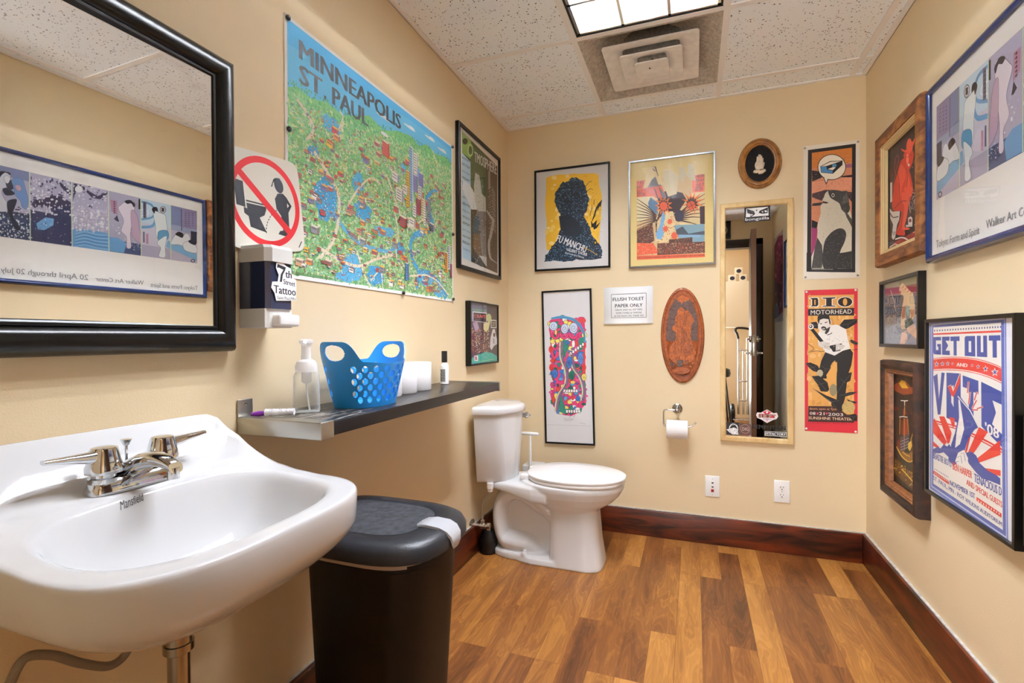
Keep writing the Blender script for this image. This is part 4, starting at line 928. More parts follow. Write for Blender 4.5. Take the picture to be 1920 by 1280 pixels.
# lakes and the river
B1, B2 = '#58b4dc', '#3f9fd0'
def blob(cx_, cy_, rx, ry, seed, col=B1):
    r_ = random.Random(seed); n = 18; k = [r_.uniform(.75, 1.2) for _ in range(n)]; P = []
    for i in range(n * 3):
        t = i / 3; a_, b_ = k[int(t) % n], k[(int(t) + 1) % n]; z = lerp(a_, b_, sst(t - int(t))); ang = 2 * PI * i / (n * 3); P.append((cx_ + rx * z * math.cos(ang), cy_ + ry * z * math.sin(ang)))
    a.P(P, col)
for k, (x, y, rx, ry) in enumerate(((215, 650, 62, 95), (255, 320, 58, 36), (430, 520, 40, 50), (470, 640, 60, 48), (640, 700, 90, 28), (390, 905, 70, 60), (560, 930, 62, 50), (810, 330, 26, 30), (960, 310, 40, 40), (770, 760, 60, 32), (1040, 890, 90, 40), (1190, 960, 50, 26), (150, 470, 30, 22), (330, 960, 60, 24))): blob(x, y, rx, ry, k, B1 if k % 3 else B2)
a.S([(1220, 330), (1120, 370), (1060, 430), (1090, 500), (1120, 560), (1040, 620), (930, 660), (880, 720), (900, 800), (960, 860), (940, 960)], [16, 24, 34, 34, 40, 38, 34, 26, 26, 30, 30], B2, 5)
a.S([(250, 690), (340, 750), (430, 790), (560, 800), (680, 790), (760, 740)], [22, 20, 18, 20, 18, 12], B1, 5)
a.S([(960, 860), (1060, 850), (1160, 880), (1240, 930), (1290, 984)], [20, 26, 34, 40, 48], B2, 5)
a.scatter(190, 580, 260, 720, 5, 9, ['#d8694a', '#f0ede4', '#e9c24d'], 5, .3, .5); a.scatter(570, 690, 720, 715, 12, 2, ['#e9c24d', '#e8e6df', '#d8694a', '#46474e'], 6, .6, .6)
RO = '#e7ddc4'
for pts, w_ in (([(60, 300), (110, 330), (150, 380), (110, 440)], 12), ([(150, 470), (260, 560), (300, 620), (290, 740), (250, 830), (180, 900)], 17), ([(180, 860), (300, 890), (430, 900), (560, 850), (660, 820), (720, 800)], 14), ([(660, 410), (740, 520), (800, 600), (900, 630)], 13), ([(720, 560), (760, 680), (740, 800), (800, 870)], 10), ([(300, 330), (330, 260), (310, 240)], 9), ([(420, 830), (470, 930), (520, 984)], 9), ([(840, 900), (960, 880), (1060, 870), (1180, 890), (1320, 960)], 10), ([(900, 640), (1010, 560), (1100, 590), (1200, 520)], 9), ([(360, 640), (420, 560), (520, 470), (600, 470)], 10), ([(1130, 120), (1200, 220), (1180, 330), (1260, 420)], 8), ([(520, 960), (600, 900), (620, 984)], 8)): a.S(pts, w_, RO, 5)
for q_ in (0, 4, 8): a.T('MINNEAPOLIS', (73 + q_, 132), (786 + q_, 132), 78, '#2c2b2d'); a.T('ST', (72 + q_, 228), (196 + q_, 228), 78, '#2c2b2d'); a.T('PAUL', (262 + q_, 228), (506 + q_, 228), 78, '#2c2b2d')
a.R(212, 214, 226, 228, '#3a3838')
# small houses, shops, vehicles and trees over the town, all separate little marks
bc = ['#c8503c', '#e8b23f', '#f1eee6', '#8f4e3c', '#d9803a', '#6f6aa6', '#b93b3f', '#efe3b4', '#5a5b60', '#a9b4c4', '#f1eee6', '#cf7a5a', '#97706a', '#ffffff']
def dens(x, y): return land(x, y - 26)
a.scatter(26, 130, 1366, 976, 90, 70, bc, 21, .5, .8, dens, 4)
a.scatter(20, 140, 1370, 976, 120, 90, ['#3d3a3c', '#f7f4ec', '#9c3f3a', '#2f5d46', '#d9b04a', '#4a5a88'], 22, .42, .6, dens, 5)
a.scatter(22, 150, 1372, 978, 140, 110, ['#2f3433', '#f7f4ec', '#8d3a34', '#38664b'], 23, .34, .42, dens, 4)
def house(x, y, w_, h_, c, side, roof=None):
    a.P([(x, y), (x + w_, y + w_ * .12), (x + w_, y + h_ + w_ * .12), (x, y + h_)], c); a.P([(x + w_, y + w_ * .12), (x + w_ * 1.35, y - w_ * .05), (x + w_ * 1.35, y + h_ - w_ * .05), (x + w_, y + h_ + w_ * .12)], side)
    a.P([(x, y), (x + w_ * .35, y - w_ * .17), (x + w_ * 1.35, y - w_ * .05), (x + w_, y + w_ * .12)], roof or '#e5dccb')
    for k in range(max(1, int(h_ / 14))): yy = y + 5 + k * 14; a.P([(x + w_ * .12, yy), (x + w_ * .88, yy + w_ * .09), (x + w_ * .88, yy + 5 + w_ * .09), (x + w_ * .12, yy + 5)], '#5d5f6b')
for i in range(420):
    x, y = rnd.uniform(40, 1290), rnd.uniform(270, 950); w_ = rnd.choice([rnd.uniform(9, 20), rnd.uniform(9, 20), rnd.uniform(18, 38)])
    if not land(x, y - 40): continue
    c = rnd.choice(['#c8503c', '#e8c04f', '#efece4', '#a85a44', '#d98a3f', '#7d76a8', '#b9403f', '#c9a27c', '#8d8f98']); house(x, y, w_, w_ * rnd.uniform(.4, .8), c, '#7f726c', rnd.choice([None, '#b5483c', '#7a4a3c', '#e8b23f']))
# downtown towers
for x, y, w_, h_, c, sde in ((868, 190, 30, 300, '#8fb5d6', '#c9d8e6'), (836, 330, 26, 190, '#d9b23c', '#a8862e'), (915, 210, 30, 110, '#efece4', '#b9b3c4'), (905, 330, 34, 90, '#8781b4', '#6a648f'), (965, 300, 36, 80, '#7d78b5', '#5f5a90'), (975, 400, 34, 60, '#c98a52', '#8a5c38'), (940, 450, 34, 90, '#9b3a44', '#6f2a33'), (995, 440, 24, 120, '#e9e0b0', '#f4f0e4'), (1020, 455, 20, 130, '#f4f2ea', '#4f4c55'), (960, 380, 30, 60, '#e4e1da', '#a7a2b0'), (1060, 420, 26, 150, '#8d98a8', '#6c7686'), (800, 420, 40, 40, '#e8e5da', '#b4aca0'), (740, 450, 50, 60, '#efece4', '#9aa0ae'), (700, 380, 50, 40, '#f0ede6', '#8a93a6'), (770, 590, 54, 50, '#8d3a34', '#5f2822'), (860, 580, 50, 40, '#e8e4dc', '#b1a79a'), (1080, 560, 46, 40, '#4d4f5c', '#85889a'), (900, 500, 30, 60, '#efece4', '#9e97a8'), (1270, 700, 34, 120, '#c98a2f', '#e9c24d'), (1310, 650, 26, 150, '#b9c4d2', '#e6e9ec'), (1340, 760, 22, 90, '#7b3a4a', '#a05a60'), (820, 830, 26, 90, '#4f7fb5', '#2f4f80'), (620, 250, 44, 70, '#c8503c', '#8f3a2c')): house(x, y, w_, h_, c, sde)
a.E(640, 215, 34, 9, '#e8e8e6'); a.P([(20, 975), (250, 975), (250, 978), (20, 978)], '#5d7a58')
a.build('print', mp_)
for u, v, w_ in ((-1.787, 2.035, 'at the upper left corner'), (-1.787, 1.72, 'halfway down the left edge'), (-.766, 2.037, 'at the upper right corner'), (-.766, 1.62, 'halfway down the right edge'), (-.766, 1.31, 'at the lower right corner'), (-1.20, 1.304, 'in the bottom edge')):
    mb = MB(); mb.lathe([(.0045, .0032), (.0075, .006), (.0075, .010), (.004, .013)], (0, u, v), 'x', 14); pn = mb.build('push_pin', M_BLKPL); tag(pn, 'black push pin ' + w_ + ' of the city map poster', 'push pin', 'push pins of the city map')
# ------------------------------------------------------------ green and brown concert poster, black frame
r = (-.724, 1.466, -.172, 2.180)
t_, fn = picture('framed_poster', 'black-framed green and brown concert poster, upper left wall by the corner', 'poster', FL, r, M_BLKFR, thin(.018, .022), .011)
a = Art([(52, 38), (370, 325), (363, 1262), (35, 1165)], r, fn, .011)
a.full('#e9e6de'); a.P([(88, 118), (356, 382), (346, 1210), (72, 1088)], '#3f3a30')
a.P([(150, 180), (270, 298), (268, 740), (146, 700)], '#55663f'); a.P([(270, 298), (356, 382), (346, 1210), (262, 1172)], '#584332')
a.P([(88, 118), (158, 190), (150, 330), (86, 280)], '#8fb05a'); a.P([(86, 280), (150, 350), (140, 1118), (72, 1088)], '#b4d3e4')
for k in range(15): y = 320 + k * 50; a.T(['ARMORY', 'LIVE TOUR', 'AND MORE', 'FRIDAY', 'TICKETS'][k % 5], (84 - k * .7, y), (144 - k * .5, y + 38 - k * .9), [17, 22, 15][k % 3], ['#2c4350', '#1f2c33', '#5f8aa2'][k % 3], .02)
a.P([(88, 480), (140, 520), (200, 640), (266, 716), (150, 712), (84, 560)], '#dfe9ee')
a.P([(185, 430), (215, 450), (226, 520), (232, 590), (262, 620), (262, 800), (225, 800), (200, 740), (178, 640), (172, 540)], '#c9ccc0')
a.P([(190, 720), (262, 730), (258, 900), (190, 870)], '#7f7c78'); a.P([(165, 770), (205, 760), (215, 830), (185, 900), (155, 890)], '#36596b')
a.P([(162, 900), (212, 900), (222, 1060), (190, 1130), (160, 1000)], '#7a5f3c'); a.P([(212, 900), (262, 830), (262, 1110), (225, 1070)], '#8c8a88')
a.P([(150, 1010), (190, 1060), (225, 1160), (150, 1120)], '#23272a'); a.P([(205, 1070), (262, 1080), (262, 1160), (235, 1120)], '#cfd4d4')
for k in range(16): y = 560 + k * 20; a.S([(282 + k % 3 * 5, y), (312, y - 24 + k), (338, y + 30)], 4.5, '#b9b3a8' if k % 2 else '#9a9184')
for k in range(10): y = 430 + k * 14; a.S([(285, y), (300, y - 20)], 4, '#cfcbc2')
a.S([(270, 720), (300, 770), (318, 800), (300, 900), (282, 980), (290, 1080), (320, 1115), (345, 1130)], [8, 16, 20, 22, 18, 14, 10, 6], '#b3aea6', 5)
a.scatter(280, 820, 345, 1190, 9, 30, ['#8d857a', '#2c2723', '#b3aea6'], 8, .5, .7); a.scatter(155, 420, 262, 1150, 12, 40, ['#2e2f28', '#aeb2a6', '#6e7f55', '#d5d8d2'], 9, .35, .7)
a.E(150, 262, 22, 48, '#b9d68a'); a.E(150, 262, 14, 34, '#4c6434'); a.T('TMOSPHERE', (180, 345), (350, 446), 80, '#e4e6e0', .02)
a.E(110, 195, 20, 24, '#2b3325'); a.build('print', t_)
# ------------------------------------------------------------ small comedy record poster
r = (-.622, .981, -.236, 1.313)
t_, fn = picture('framed_poster', 'small black-framed record-cover print hanging above the shelf end', 'poster', FL, r, M_BLKFR, thin(.010, .03), .022)
a = Art([(160, 130), (622, 178), (622, 1095), (160, 1160)], r, fn, .022)
a.full('#54505a'); a.P([(160, 130), (450, 150), (450, 480), (160, 480)], '#77768a'); a.P([(450, 160), (495, 165), (495, 620), (450, 600)], '#4d4f63'); a.P([(495, 165), (622, 178), (622, 900), (495, 900)], '#574c4c')
a.P([(160, 460), (480, 440), (500, 930), (160, 1000)], '#5e4650'); a.P([(240, 1000), (420, 930), (520, 940), (622, 1000), (622, 1095), (160, 1160), (180, 1060)], '#43b3a4')
a.scatter(175, 560, 480, 940, 16, 18, ['#cf6a52', '#e2c28f', '#7c3f4a', '#efe3c8', '#8f6b4c', '#c24a4a', '#3d2f35', '#c9a878', '#e7d37a'], 3, .9, 1.1)
a.P([(215, 470), (290, 460), (320, 560), (260, 620)], '#b39fb5'); a.P([(390, 480), (500, 450), (470, 580), (420, 610), (390, 570)], '#ded7a0'); a.E(480, 390, 40, 70, '#c5cb8a')
a.P([(540, 570), (575, 560), (590, 640), (612, 720), (612, 800), (560, 830), (520, 900), (492, 850), (505, 700)], '#d8d8da'); a.E(565, 655, 18, 34, '#5f4238'); a.P([(540, 700), (570, 720), (568, 800), (545, 790)], '#a9a4a4')
a.R(510, 415, 604, 545, '#d9d7ce'); a.R(520, 432, 594, 530, '#3f4349'); a.T('WEED', (528, 476), (590, 478), 28, '#e2c28f', .02); a.T('PIT', (535, 515), (582, 516), 26, '#e2c28f', .02)
a.T('RICHARD PRYOR', (216, 285), (438, 296), 34, '#7fd08a', .01); a.P([(215, 296), (446, 306), (440, 470), (215, 450)], '#e6e3df'); a.P([(226, 312), (438, 322), (434, 460), (226, 444)], '#3b3640'); a.T('\'CRAPS\'', (232, 392), (432, 396), 52, '#e05a48', .03); a.T('AFTER HOURS', (236, 430), (330, 432), 14, '#c05a50')
a.R(240, 990, 298, 1075, '#f0eceb'); a.P([(250, 1000), (280, 1005), (286, 1060), (252, 1060)], '#c9506a'); a.scatter(320, 960, 480, 1030, 6, 3, ['#2a5f5a', '#d9d7b0'], 2, .4, .5); a.S([(320, 1082), (560, 1042)], 9, '#9fd08a'); a.T('EXPLICIT', (392, 210), (436, 212), 14, '#e6e3df', .02); a.build('print', t_)
# ------------------------------------------------------------ monster-sized blue shape on yellow: plain stand-in for the creature
SILV = mat('silver_frame', '#9a9da2', .25, metal=1)
r = (.180, 1.527, .636, 2.137)
t_, fn = picture('framed_poster', 'black-framed poster with dark blue craggy mass on yellow, back wall', 'poster', FB, r, M_BLKFR, thin(.011, .018), .009)
a = Art([(103, 203), (832, 108), (830, 1155), (105, 1165)], r, fn, .009)
a.full('#dcdad8')
a.P([(212, 262), (300, 238), (420, 232), (560, 226), (680, 222), (718, 240), (722, 330), (748, 440), (745, 560), (735, 700), (720, 850), (725, 950), (640, 960), (300, 980), (215, 960), (205, 850), (215, 700), (200, 520), (210, 400)], '#f0be2f')
a.scatter(205, 235, 740, 960, 14, 18, ['#f4d169', '#e9b026', '#f6dc92', '#eebd3a'], 2, .4, 1.3, None, 9)
blue = [(190, 1075), (200, 1020), (235, 975), (275, 920), (320, 860), (345, 770), (360, 690), (330, 600), (300, 520), (290, 430), (330, 360), (365, 310), (420, 300), (455, 260), (500, 262), (560, 290), (590, 350), (600, 420), (628, 480), (605, 560), (575, 640), (595, 700), (635, 760), (640, 820), (690, 880), (740, 950), (750, 1000), (745, 1060), (600, 1070), (500, 1060), (400, 1080), (300, 1068)]
r_ = random.Random(5); jag = []
for i, p in enumerate(blue):
    n_ = blue[(i + 1) % len(blue)]; jag.append(p)
    for k in (1, 2, 3): jag.append((lerp(p[0], n_[0], k / 4) + r_.uniform(-9, 9), lerp(p[1], n_[1], k / 4) + r_.uniform(-9, 9)))
a.P(jag, '#1d2a3c'); inb = inpoly(blue)
a.scatter(190, 260, 750, 1075, 44, 62, ['#5b8cb5', '#4a7aa4', '#2c4560', '#7aa6c8', '#16202e', '#3c6488'], 4, .75, .95, inb, 6); a.scatter(190, 260, 750, 1075, 60, 80, ['#10151d', '#8fb6d2', '#10151d'], 14, .3, .7, inb, 5)
a.P([(330, 640), (420, 620), (520, 700), (560, 800), (500, 850), (400, 830), (345, 760)], '#1a2a3c')
K = '#17181c'
a.P([(752, 480), (735, 560), (728, 545), (700, 600), (705, 560), (680, 640), (698, 615), (640, 720), (665, 640), (690, 560), (715, 520)], K)
a.P([(640, 690), (660, 720), (700, 680), (690, 740), (735, 700), (700, 760), (670, 780), (660, 750), (645, 760)], K)
for p in (((595, 350), (620, 310), (650, 300)), ((600, 400), (640, 372), (660, 385)), ((630, 640), (650, 560)), ((675, 480), (668, 530))): a.S(p, 5, K)
a.scatter(600, 400, 740, 900, 12, 26, [K], 9, .14, .5); a.E(682, 905, 17, 24, K); a.E(682, 905, 7, 11, '#f0be2f')
WH = '#eeeeec'
a.T('FU MANCHU', (302, 880), (582, 1000), 74, WH, .03, up=(24, -66)); a.T('VALIENT THORR', (398, 975), (600, 1035), 34, WH, .02, up=(4, -30)); a.T('ANOTHER PYLE DRIVER', (385, 1000), (570, 1056), 15, WH, .01, up=(3, -13)); a.S([(560, 945), (640, 985), (700, 1030)], 7, '#c9a038')
a.build('print', t_)
# ------------------------------------------------------------ explosion concert poster in a thin silver frame with glass
r = (.741, 1.515, 1.198, 2.122)
t_, fn = picture('framed_poster', 'silver-framed orange and cream explosion concert poster, ceiling lamp reflected in glass', 'poster', FB, r, SILV, thin(.010, .020), .008)
a = Art([(42, 150), (935, 40), (935, 1200), (50, 1250)], r, fn, .008)
O, C, D, S_ = '#e0603c', '#e6cf9a', '#4a2f2f', '#7db2dc'
a.full('#e4cd86'); a.P([(125, 350), (190, 345), (825, 275), (828, 1125), (130, 1160)], '#d9bd8a'); a.P([(125, 348), (330, 322), (330, 500), (128, 515)], O); a.P([(700, 290), (825, 275), (825, 455), (700, 470)], '#d9506a' if 0 else O)
a.P([(128, 515), (260, 505), (330, 560), (330, 700), (130, 780)], '#e6d9b0'); a.P([(245, 570), (270, 515), (345, 570), (345, 700), (250, 620)], '#5f86a8'); a.P([(520, 640), (560, 560), (620, 545), (560, 650)], '#6f93b4'); a.P([(690, 470), (825, 455), (827, 800), (600, 800), (560, 640)], '#e2c995')
for k in range(9): t = k / 8; a.S([(128, 530 + t * 320), (230, 600 + t * 200), (330, 700 + t * 60)], [5, 9, 13], D)
for k in range(8): t = k / 7; a.S([(827, 480 + t * 340), (700, 560 + t * 220), (560, 690 + t * 60)], [5, 10, 16], D)
a.P([(330, 480), (470, 440), (600, 470), (640, 540), (520, 720), (500, 900), (330, 900), (320, 780), (370, 640)], '#3d2c34'); a.E(560, 705, 52, 62, '#38344a'); a.P([(560, 780), (770, 800), (665, 890)], '#e9d8a8'); a.P([(610, 750), (775, 730), (775, 800)], '#d9c592')
a.P([(330, 900), (340, 760), (420, 660), (500, 660), (530, 760), (500, 900), (430, 980), (320, 980)], C); a.scatter(320, 660, 530, 980, 14, 20, [O, '#e9a06a', D, '#f0ddb0'], 4, .5, .9)
a.P([(400, 650), (425, 650), (418, 740), (398, 820), (405, 900), (380, 950), (335, 945), (325, 890), (350, 840), (372, 780), (385, 700)], S_)
def burst(x, y, r0, r1, n, c): a.P([(x + (r1 if i % 2 else r0) * math.cos(PI * i / n), y + (r1 if i % 2 else r0) * 1.15 * math.sin(PI * i / n)) for i in range(2 * n)], c)
burst(405, 600, 48, 95, 11, '#e87a3c'); burst(405, 600, 40, 62, 11, D); a.E(405, 605, 40, 44, O); burst(700, 570, 46, 120, 12, '#e87a3c'); burst(695, 580, 44, 66, 12, D); a.E(690, 600, 42, 46, O); burst(470, 765, 18, 34, 8, O); burst(425, 840, 20, 40, 8, O); a.S([(655, 620), (730, 580)], 5, D); a.S([(672, 560), (712, 640)], 5, D)
a.P([(128, 860), (290, 780), (310, 960), (250, 1000), (130, 1000)], D); a.scatter(130, 800, 310, 1000, 22, 24, [O, C, '#8d4a3a', '#e9a06a'], 6, .75, .9); a.P([(130, 985), (300, 990), (360, 1090), (130, 1115)], O); a.scatter(135, 990, 350, 1110, 14, 8, ['#f0a27a', D, C], 8, .4, .8)
a.P([(512, 810), (540, 800), (825, 790), (825, 1000), (560, 940)], '#86a9b8'); a.P([(530, 850), (600, 815), (660, 890), (825, 860), (825, 900), (540, 900)], '#4b5560'); a.R(560, 900, 780, 925, '#8fb8d4'); a.P([(460, 950), (700, 925), (700, 985), (460, 995)], '#5a3a30'); a.scatter(480, 930, 690, 985, 18, 5, [C, D, O], 5, .6, .7)
a.P([(340, 990), (828, 970), (828, 1085), (340, 1110)], '#6b4034'); a.scatter(340, 985, 826, 1090, 40, 9, [O, '#e9a06a', C, D, '#8d4a3a'], 12, .85, .95); a.P([(775, 610), (827, 605), (827, 790), (780, 790)], '#4a3038'); burst(515, 910, 28, 38, 9, O)
# lettering block
a.P([(190, 425), (260, 198), (325, 195), (370, 370), (432, 520), (330, 520)], '#7c7878'); a.P([(190, 425), (260, 198), (310, 200), (345, 300), (368, 285), (405, 385), (350, 385), (320, 300), (285, 330), (235, 420)], C); a.P([(285, 210), (330, 250), (300, 240)], '#6f7480')
a.P([(560, 205), (610, 200), (650, 290), (655, 170), (705, 165), (735, 340), (690, 345), (640, 290), (600, 360), (560, 300)], '#d8cfae'); a.P([(400, 230), (470, 225), (560, 300), (540, 480), (450, 510), (400, 370)], '#d9cba2')
a.P([(200, 425), (300, 405), (385, 395), (432, 515), (330, 525)], '#d86a58'); a.P([(300, 410), (322, 440), (350, 520), (338, 522)], D); a.P([(350, 400), (410, 470), (430, 520), (392, 520)], '#6a6a70')
for s_, x0, y0, x1, y1, h in (('TUES', 130, 388, 192, 380, 38), ('DAY', 130, 430, 180, 425, 36), ('JULY', 130, 470, 186, 465, 30), ('29TH', 132, 508, 212, 503, 40), ('WEDN', 745, 318, 822, 306, 34), ('ESDAY', 738, 362, 824, 350, 34), ('JULY', 738, 408, 820, 395, 36), ('30TH', 724, 455, 802, 445, 44)): a.T(s_, (x0, y0), (x1, y1), h, D, .02)
a.P([(130, 1118), (828, 1092), (828, 1128), (130, 1160)], O); a.T('FIRST AVENUE MAINROOM * $12 IN ADVANCE * $15 AT DOOR', (134, 1148), (824, 1116), 17, D, .02)
a.build('print', t_)
# ------------------------------------------------------------ tall thin psychedelic print
r = (.231, .487, .534, 1.408); cu, cv = .3825, .9475
t_, fn = picture('framed_poster', 'tall narrow black-framed psychedelic skateboard print above the toilet', 'poster', FB, r, M_BLKFR, thin(.010, .018), .010, rotd=1.15)
a = Art([(37, 50), (424, 27), (452, 1243), (65, 1225)], r, fn, .010)
a.full('#e2e1e2'); K = '#1b1b24'
body = [(100, 275), (140, 250), (230, 245), (300, 262), (350, 250), (372, 290), (378, 400), (362, 520), (372, 600), (372, 660), (350, 680), (375, 740), (385, 860), (372, 930), (330, 985), (270, 1015), (210, 1010), (160, 985), (120, 930), (102, 850), (110, 770), (125, 750), (110, 690), (115, 600), (100, 520), (110, 430), (92, 350)]
a.P([(95, 280), (372, 252), (378, 700), (118, 740)], '#e04a38'); a.P(body, '#e0407a'); inb = inpoly(body)
cols = ['#e0407a', '#2f8f78', '#3f7fd0', '#f0e070', '#f6f4f0', '#e04a38', '#1f6f5f', '#7a5aa8', '#e85a9a', '#58a8d8']
a.scatter(92, 245, 388, 1015, 10, 24, cols, 3, .95, 1.35, inb, 9, ol=K)
for x in (270, 300, 335, 362): a.E(x, 262 + (x % 7) * 3, 20, 18, '#e04a4a')
for x, y in ((108, 500), (112, 640), (362, 560), (365, 640), (130, 700), (366, 470)): a.E(x, y, 18, 28, '#d83a3c')
a.P([(190, 430), (240, 425), (250, 480), (215, 560), (185, 590)], '#2f8f78'); a.P([(325, 415), (370, 400), (355, 500), (325, 520)], '#2f8f78'); a.P([(150, 900), (160, 830), (215, 800), (190, 860), (220, 960), (290, 960), (220, 1000), (180, 985)], '#2f8f78')
a.S([(110, 262), (200, 250), (300, 280), (360, 360), (372, 430)], [14, 22, 22, 18, 10], '#58a8d8', 5); a.S([(110, 262), (200, 250), (300, 280), (360, 360), (372, 430)], 2.5, K, 5)
for off, c in ((-14, '#f6f4f0'), (-7, '#f0e070'), (0, '#3f7fd0'), (7, '#e85a9a'), (14, '#2f8f78')):
    a.S([(190 + off, 440), (190 + off, 560), (225 + off, 660), (228 + off, 760), (170 + off, 860), (150 + off, 980)], 6, c, 5); a.S([(187 + off, 440), (187 + off, 560), (222 + off, 660), (225 + off, 760), (167 + off, 860), (147 + off, 980)], 2, K, 5)
    a.S([(262 + off, 530), (285 + off, 640), (340 + off, 720), (365 + off, 820), (350 + off, 900)], 6, c, 5); a.S([(259 + off, 530), (282 + off, 640), (337 + off, 720), (362 + off, 820), (347 + off, 900)], 2, K, 5)
for x, y, rx, ry, c in ((138, 690, 24, 34, '#3f7fd0'), (272, 700, 22, 36, '#1f7a66'), (250, 600, 20, 46, '#3f7fd0'), (340, 570, 20, 46, '#5a9ae0'), (365, 715, 18, 26, '#f0e070'), (238, 450, 18, 14, '#3f7fd0'), (320, 880, 16, 22, '#3f7fd0')):
    a.E(x, y, rx + 2, ry + 2, K); a.E(x, y, rx, ry, c); a.S([(x + rx * .7 * (1 - k / 14) * math.cos(k * .8), y + ry * .7 * (1 - k / 14) * math.sin(k * .8)) for k in range(13)], 2, K)
for gx, gy, n in ((255, 520, 6), (205, 810, 6), (225, 965, 6)):
    for k in range(n): x = gx + k * 19; y = gy - (k * 14 if gy == 520 else (0 if gy == 810 else -3)); a.R(x - 1, y - 1, x + 17, y + 25, K); a.R(x + 1, y + 1, x + 15, y + 22, '#f6f4f0')
for x, y in ((130, 420), (160, 435), (190, 420), (120, 440), (300, 330), (255, 300), (225, 290)): a.E(x, y, 18, 17, K); a.E(x, y, 16, 15, '#f0e070')
for x, y, rx, ry in ((128, 320, 34, 36), (215, 340, 30, 40), (285, 335, 34, 44)): a.E(x, y, rx, ry, K); a.E(x, y, rx - 3, ry - 3, '#cfe0f4'); a.S([(x + rx * .75 * (1 - k / 13) * math.cos(k * .8), y + ry * .75 * (1 - k / 13) * math.sin(k * .8)) for k in range(12)], 2.5, K)
for x0, c in ((112, '#e0407a'), (180, '#e0407a'), (252, '#e0407a')): a.S([(x0, 370), (x0 + 10, 400), (x0 + 32, 414), (x0 + 55, 400), (x0 + 60, 375)], 22, K, 4); a.S([(x0, 370), (x0 + 10, 400), (x0 + 32, 414), (x0 + 55, 400), (x0 + 60, 375)], 17, c, 4)
r_ = random.Random(7)
for _ in range(46):
    x, y = r_.uniform(100, 378), r_.uniform(440, 1000)
    if inb(x, y): dx, dy = r_.uniform(-22, 22), r_.uniform(15, 50); a.S([(x, y), (x + dx, y + dy * .5), (x + dx * .4, y + dy)], 2.2, K, 3)
a.T('THE ART OF THE BOARD', (204, 1040), (284, 1044), 8, '#77777c'); a.T('LIMITED EDITION', (214, 1052), (272, 1055), 7, '#77777c'); a.S([(332, 1072), (345, 1066), (352, 1078), (362, 1070), (378, 1080)], 1.6, '#8a8a90'); a.S([(78, 1082), (420, 1092)], 2, '#b9b9bd'); a.build('print', t_)
# ------------------------------------------------------------ paper notice
nt = thing('paper_notice', 'white printed flush notice sheet taped to back wall', 'notice', (.735, 0, 1.2))
mb = MB(); rg = []
for v, d in ((1.412, .0015), (1.25, .0015), (1.225, .003), (1.208, .007), (1.200, .012)): rg.append([FB(.597, v, d), FB(.735, v, d), FB(.872, v + .001, d * .6)])
vs = [p for q_ in rg for p in q_]; mb.add(vs, [[k * 3 + i, k * 3 + i + 1, k * 3 + i + 4, k * 3 + i + 3] for k in range(4) for i in range(2)]); sh_ = mb.build('sheet', M_PAPER, nt); so = sh_.modifiers.new('thickness', 'SOLIDIFY'); so.thickness = .0003
a = Art([(497, 75), (845, 58), (845, 330), (497, 328)], (.597, 1.2, .872, 1.412), FB, .0026)
K = '#33343a'
for p in (((547, 122), (795, 110)), ((795, 110), (795, 284)), ((795, 284), (548, 284)), ((548, 284), (547, 122))): a.S(p, 2.5, K)
a.T('FLUSH TOILET', (558, 168), (778, 160), 25, K, .02); a.T('PAPER ONLY', (573, 213), (768, 207), 25, K, .02); a.T('THROW AWAY ALL WET WIPES,', (572, 237), (768, 233), 13, K); a.T('PAPER TOWELS & TAMPONS', (580, 258), (762, 255), 13, K); a.T('IN THE TRASH CAN. THANK YOU', (568, 279), (776, 276), 13, K); a.build('print', nt)
# ------------------------------------------------------------ carved oval leather plaque (relief)
M_CARV = bpy.data.materials.new('carved_leather'); M_CARV.use_nodes = True
def _carv():
    n = M_CARV.node_tree.nodes; l = M_CARV.node_tree.links; b = n['Principled BSDF']; a_ = n.new('ShaderNodeAttribute'); a_.attribute_name = 'Col'
    tc = n.new('ShaderNodeTexCoord'); t1 = n.new('ShaderNodeTexNoise'); t1.inputs['Scale'].default_value = 40; t1.inputs['Detail'].default_value = 6; t1.inputs['Distortion'].default_value = 1.5; l.new(tc.outputs['Object'], t1.inputs['Vector'])
    mx = n.new('ShaderNodeMix'); mx.data_type = 'RGBA'; mx.blend_type = 'MULTIPLY'; mx.inputs[0].default_value = .7; l.new(a_.outputs['Color'], mx.inputs[6])
    r_ = n.new('ShaderNodeMapRange'); r_.inputs[1].default_value = .35; r_.inputs[2].default_value = .65; r_.inputs[3].default_value = .35; r_.inputs[4].default_value = 1.15; l.new(t1.outputs['Fac'], r_.inputs[0]); l.new(r_.outputs[0], mx.inputs[7]); l.new(mx.outputs[2], b.inputs['Base Color'])
    bp = n.new('ShaderNodeBump'); bp.inputs['Strength'].default_value = .8; bp.inputs['Distance'].default_value = .004; l.new(t1.outputs['Fac'], bp.inputs['Height']); l.new(bp.outputs[0], b.inputs['Normal']); b.inputs['Roughness'].default_value = .35
_carv()
ov = thing('carved_plaque', 'brown oval plaque carved with a robed standing figure', 'plaque', (1.028, 0, .869))
def orr(a0, b0, d): return [FB(u, v, d) for u, v in se(64, a0, b0, 2, (1.028, 1.132))]
mb = MB(); mb.col = rgb('#9a4a16'); mb.loft([orr(.113, .262, .002), orr(.114, .263, .006), orr(.112, .261, .010), orr(.104, .250, .012), orr(.100, .245, .009), orr(.096, .240, .0085), orr(.088, .228, .0115), orr(.084, .222, .0085), orr(.01, .02, .0085)]); mb.col = None
mb.build('oval_board', M_CARV, ov, ang=60)
a = Art([(55, 58), (605, 58), (605, 1243), (55, 1243)], (.914, .869, 1.142, 1.395), FB, .0088, step=.0002)
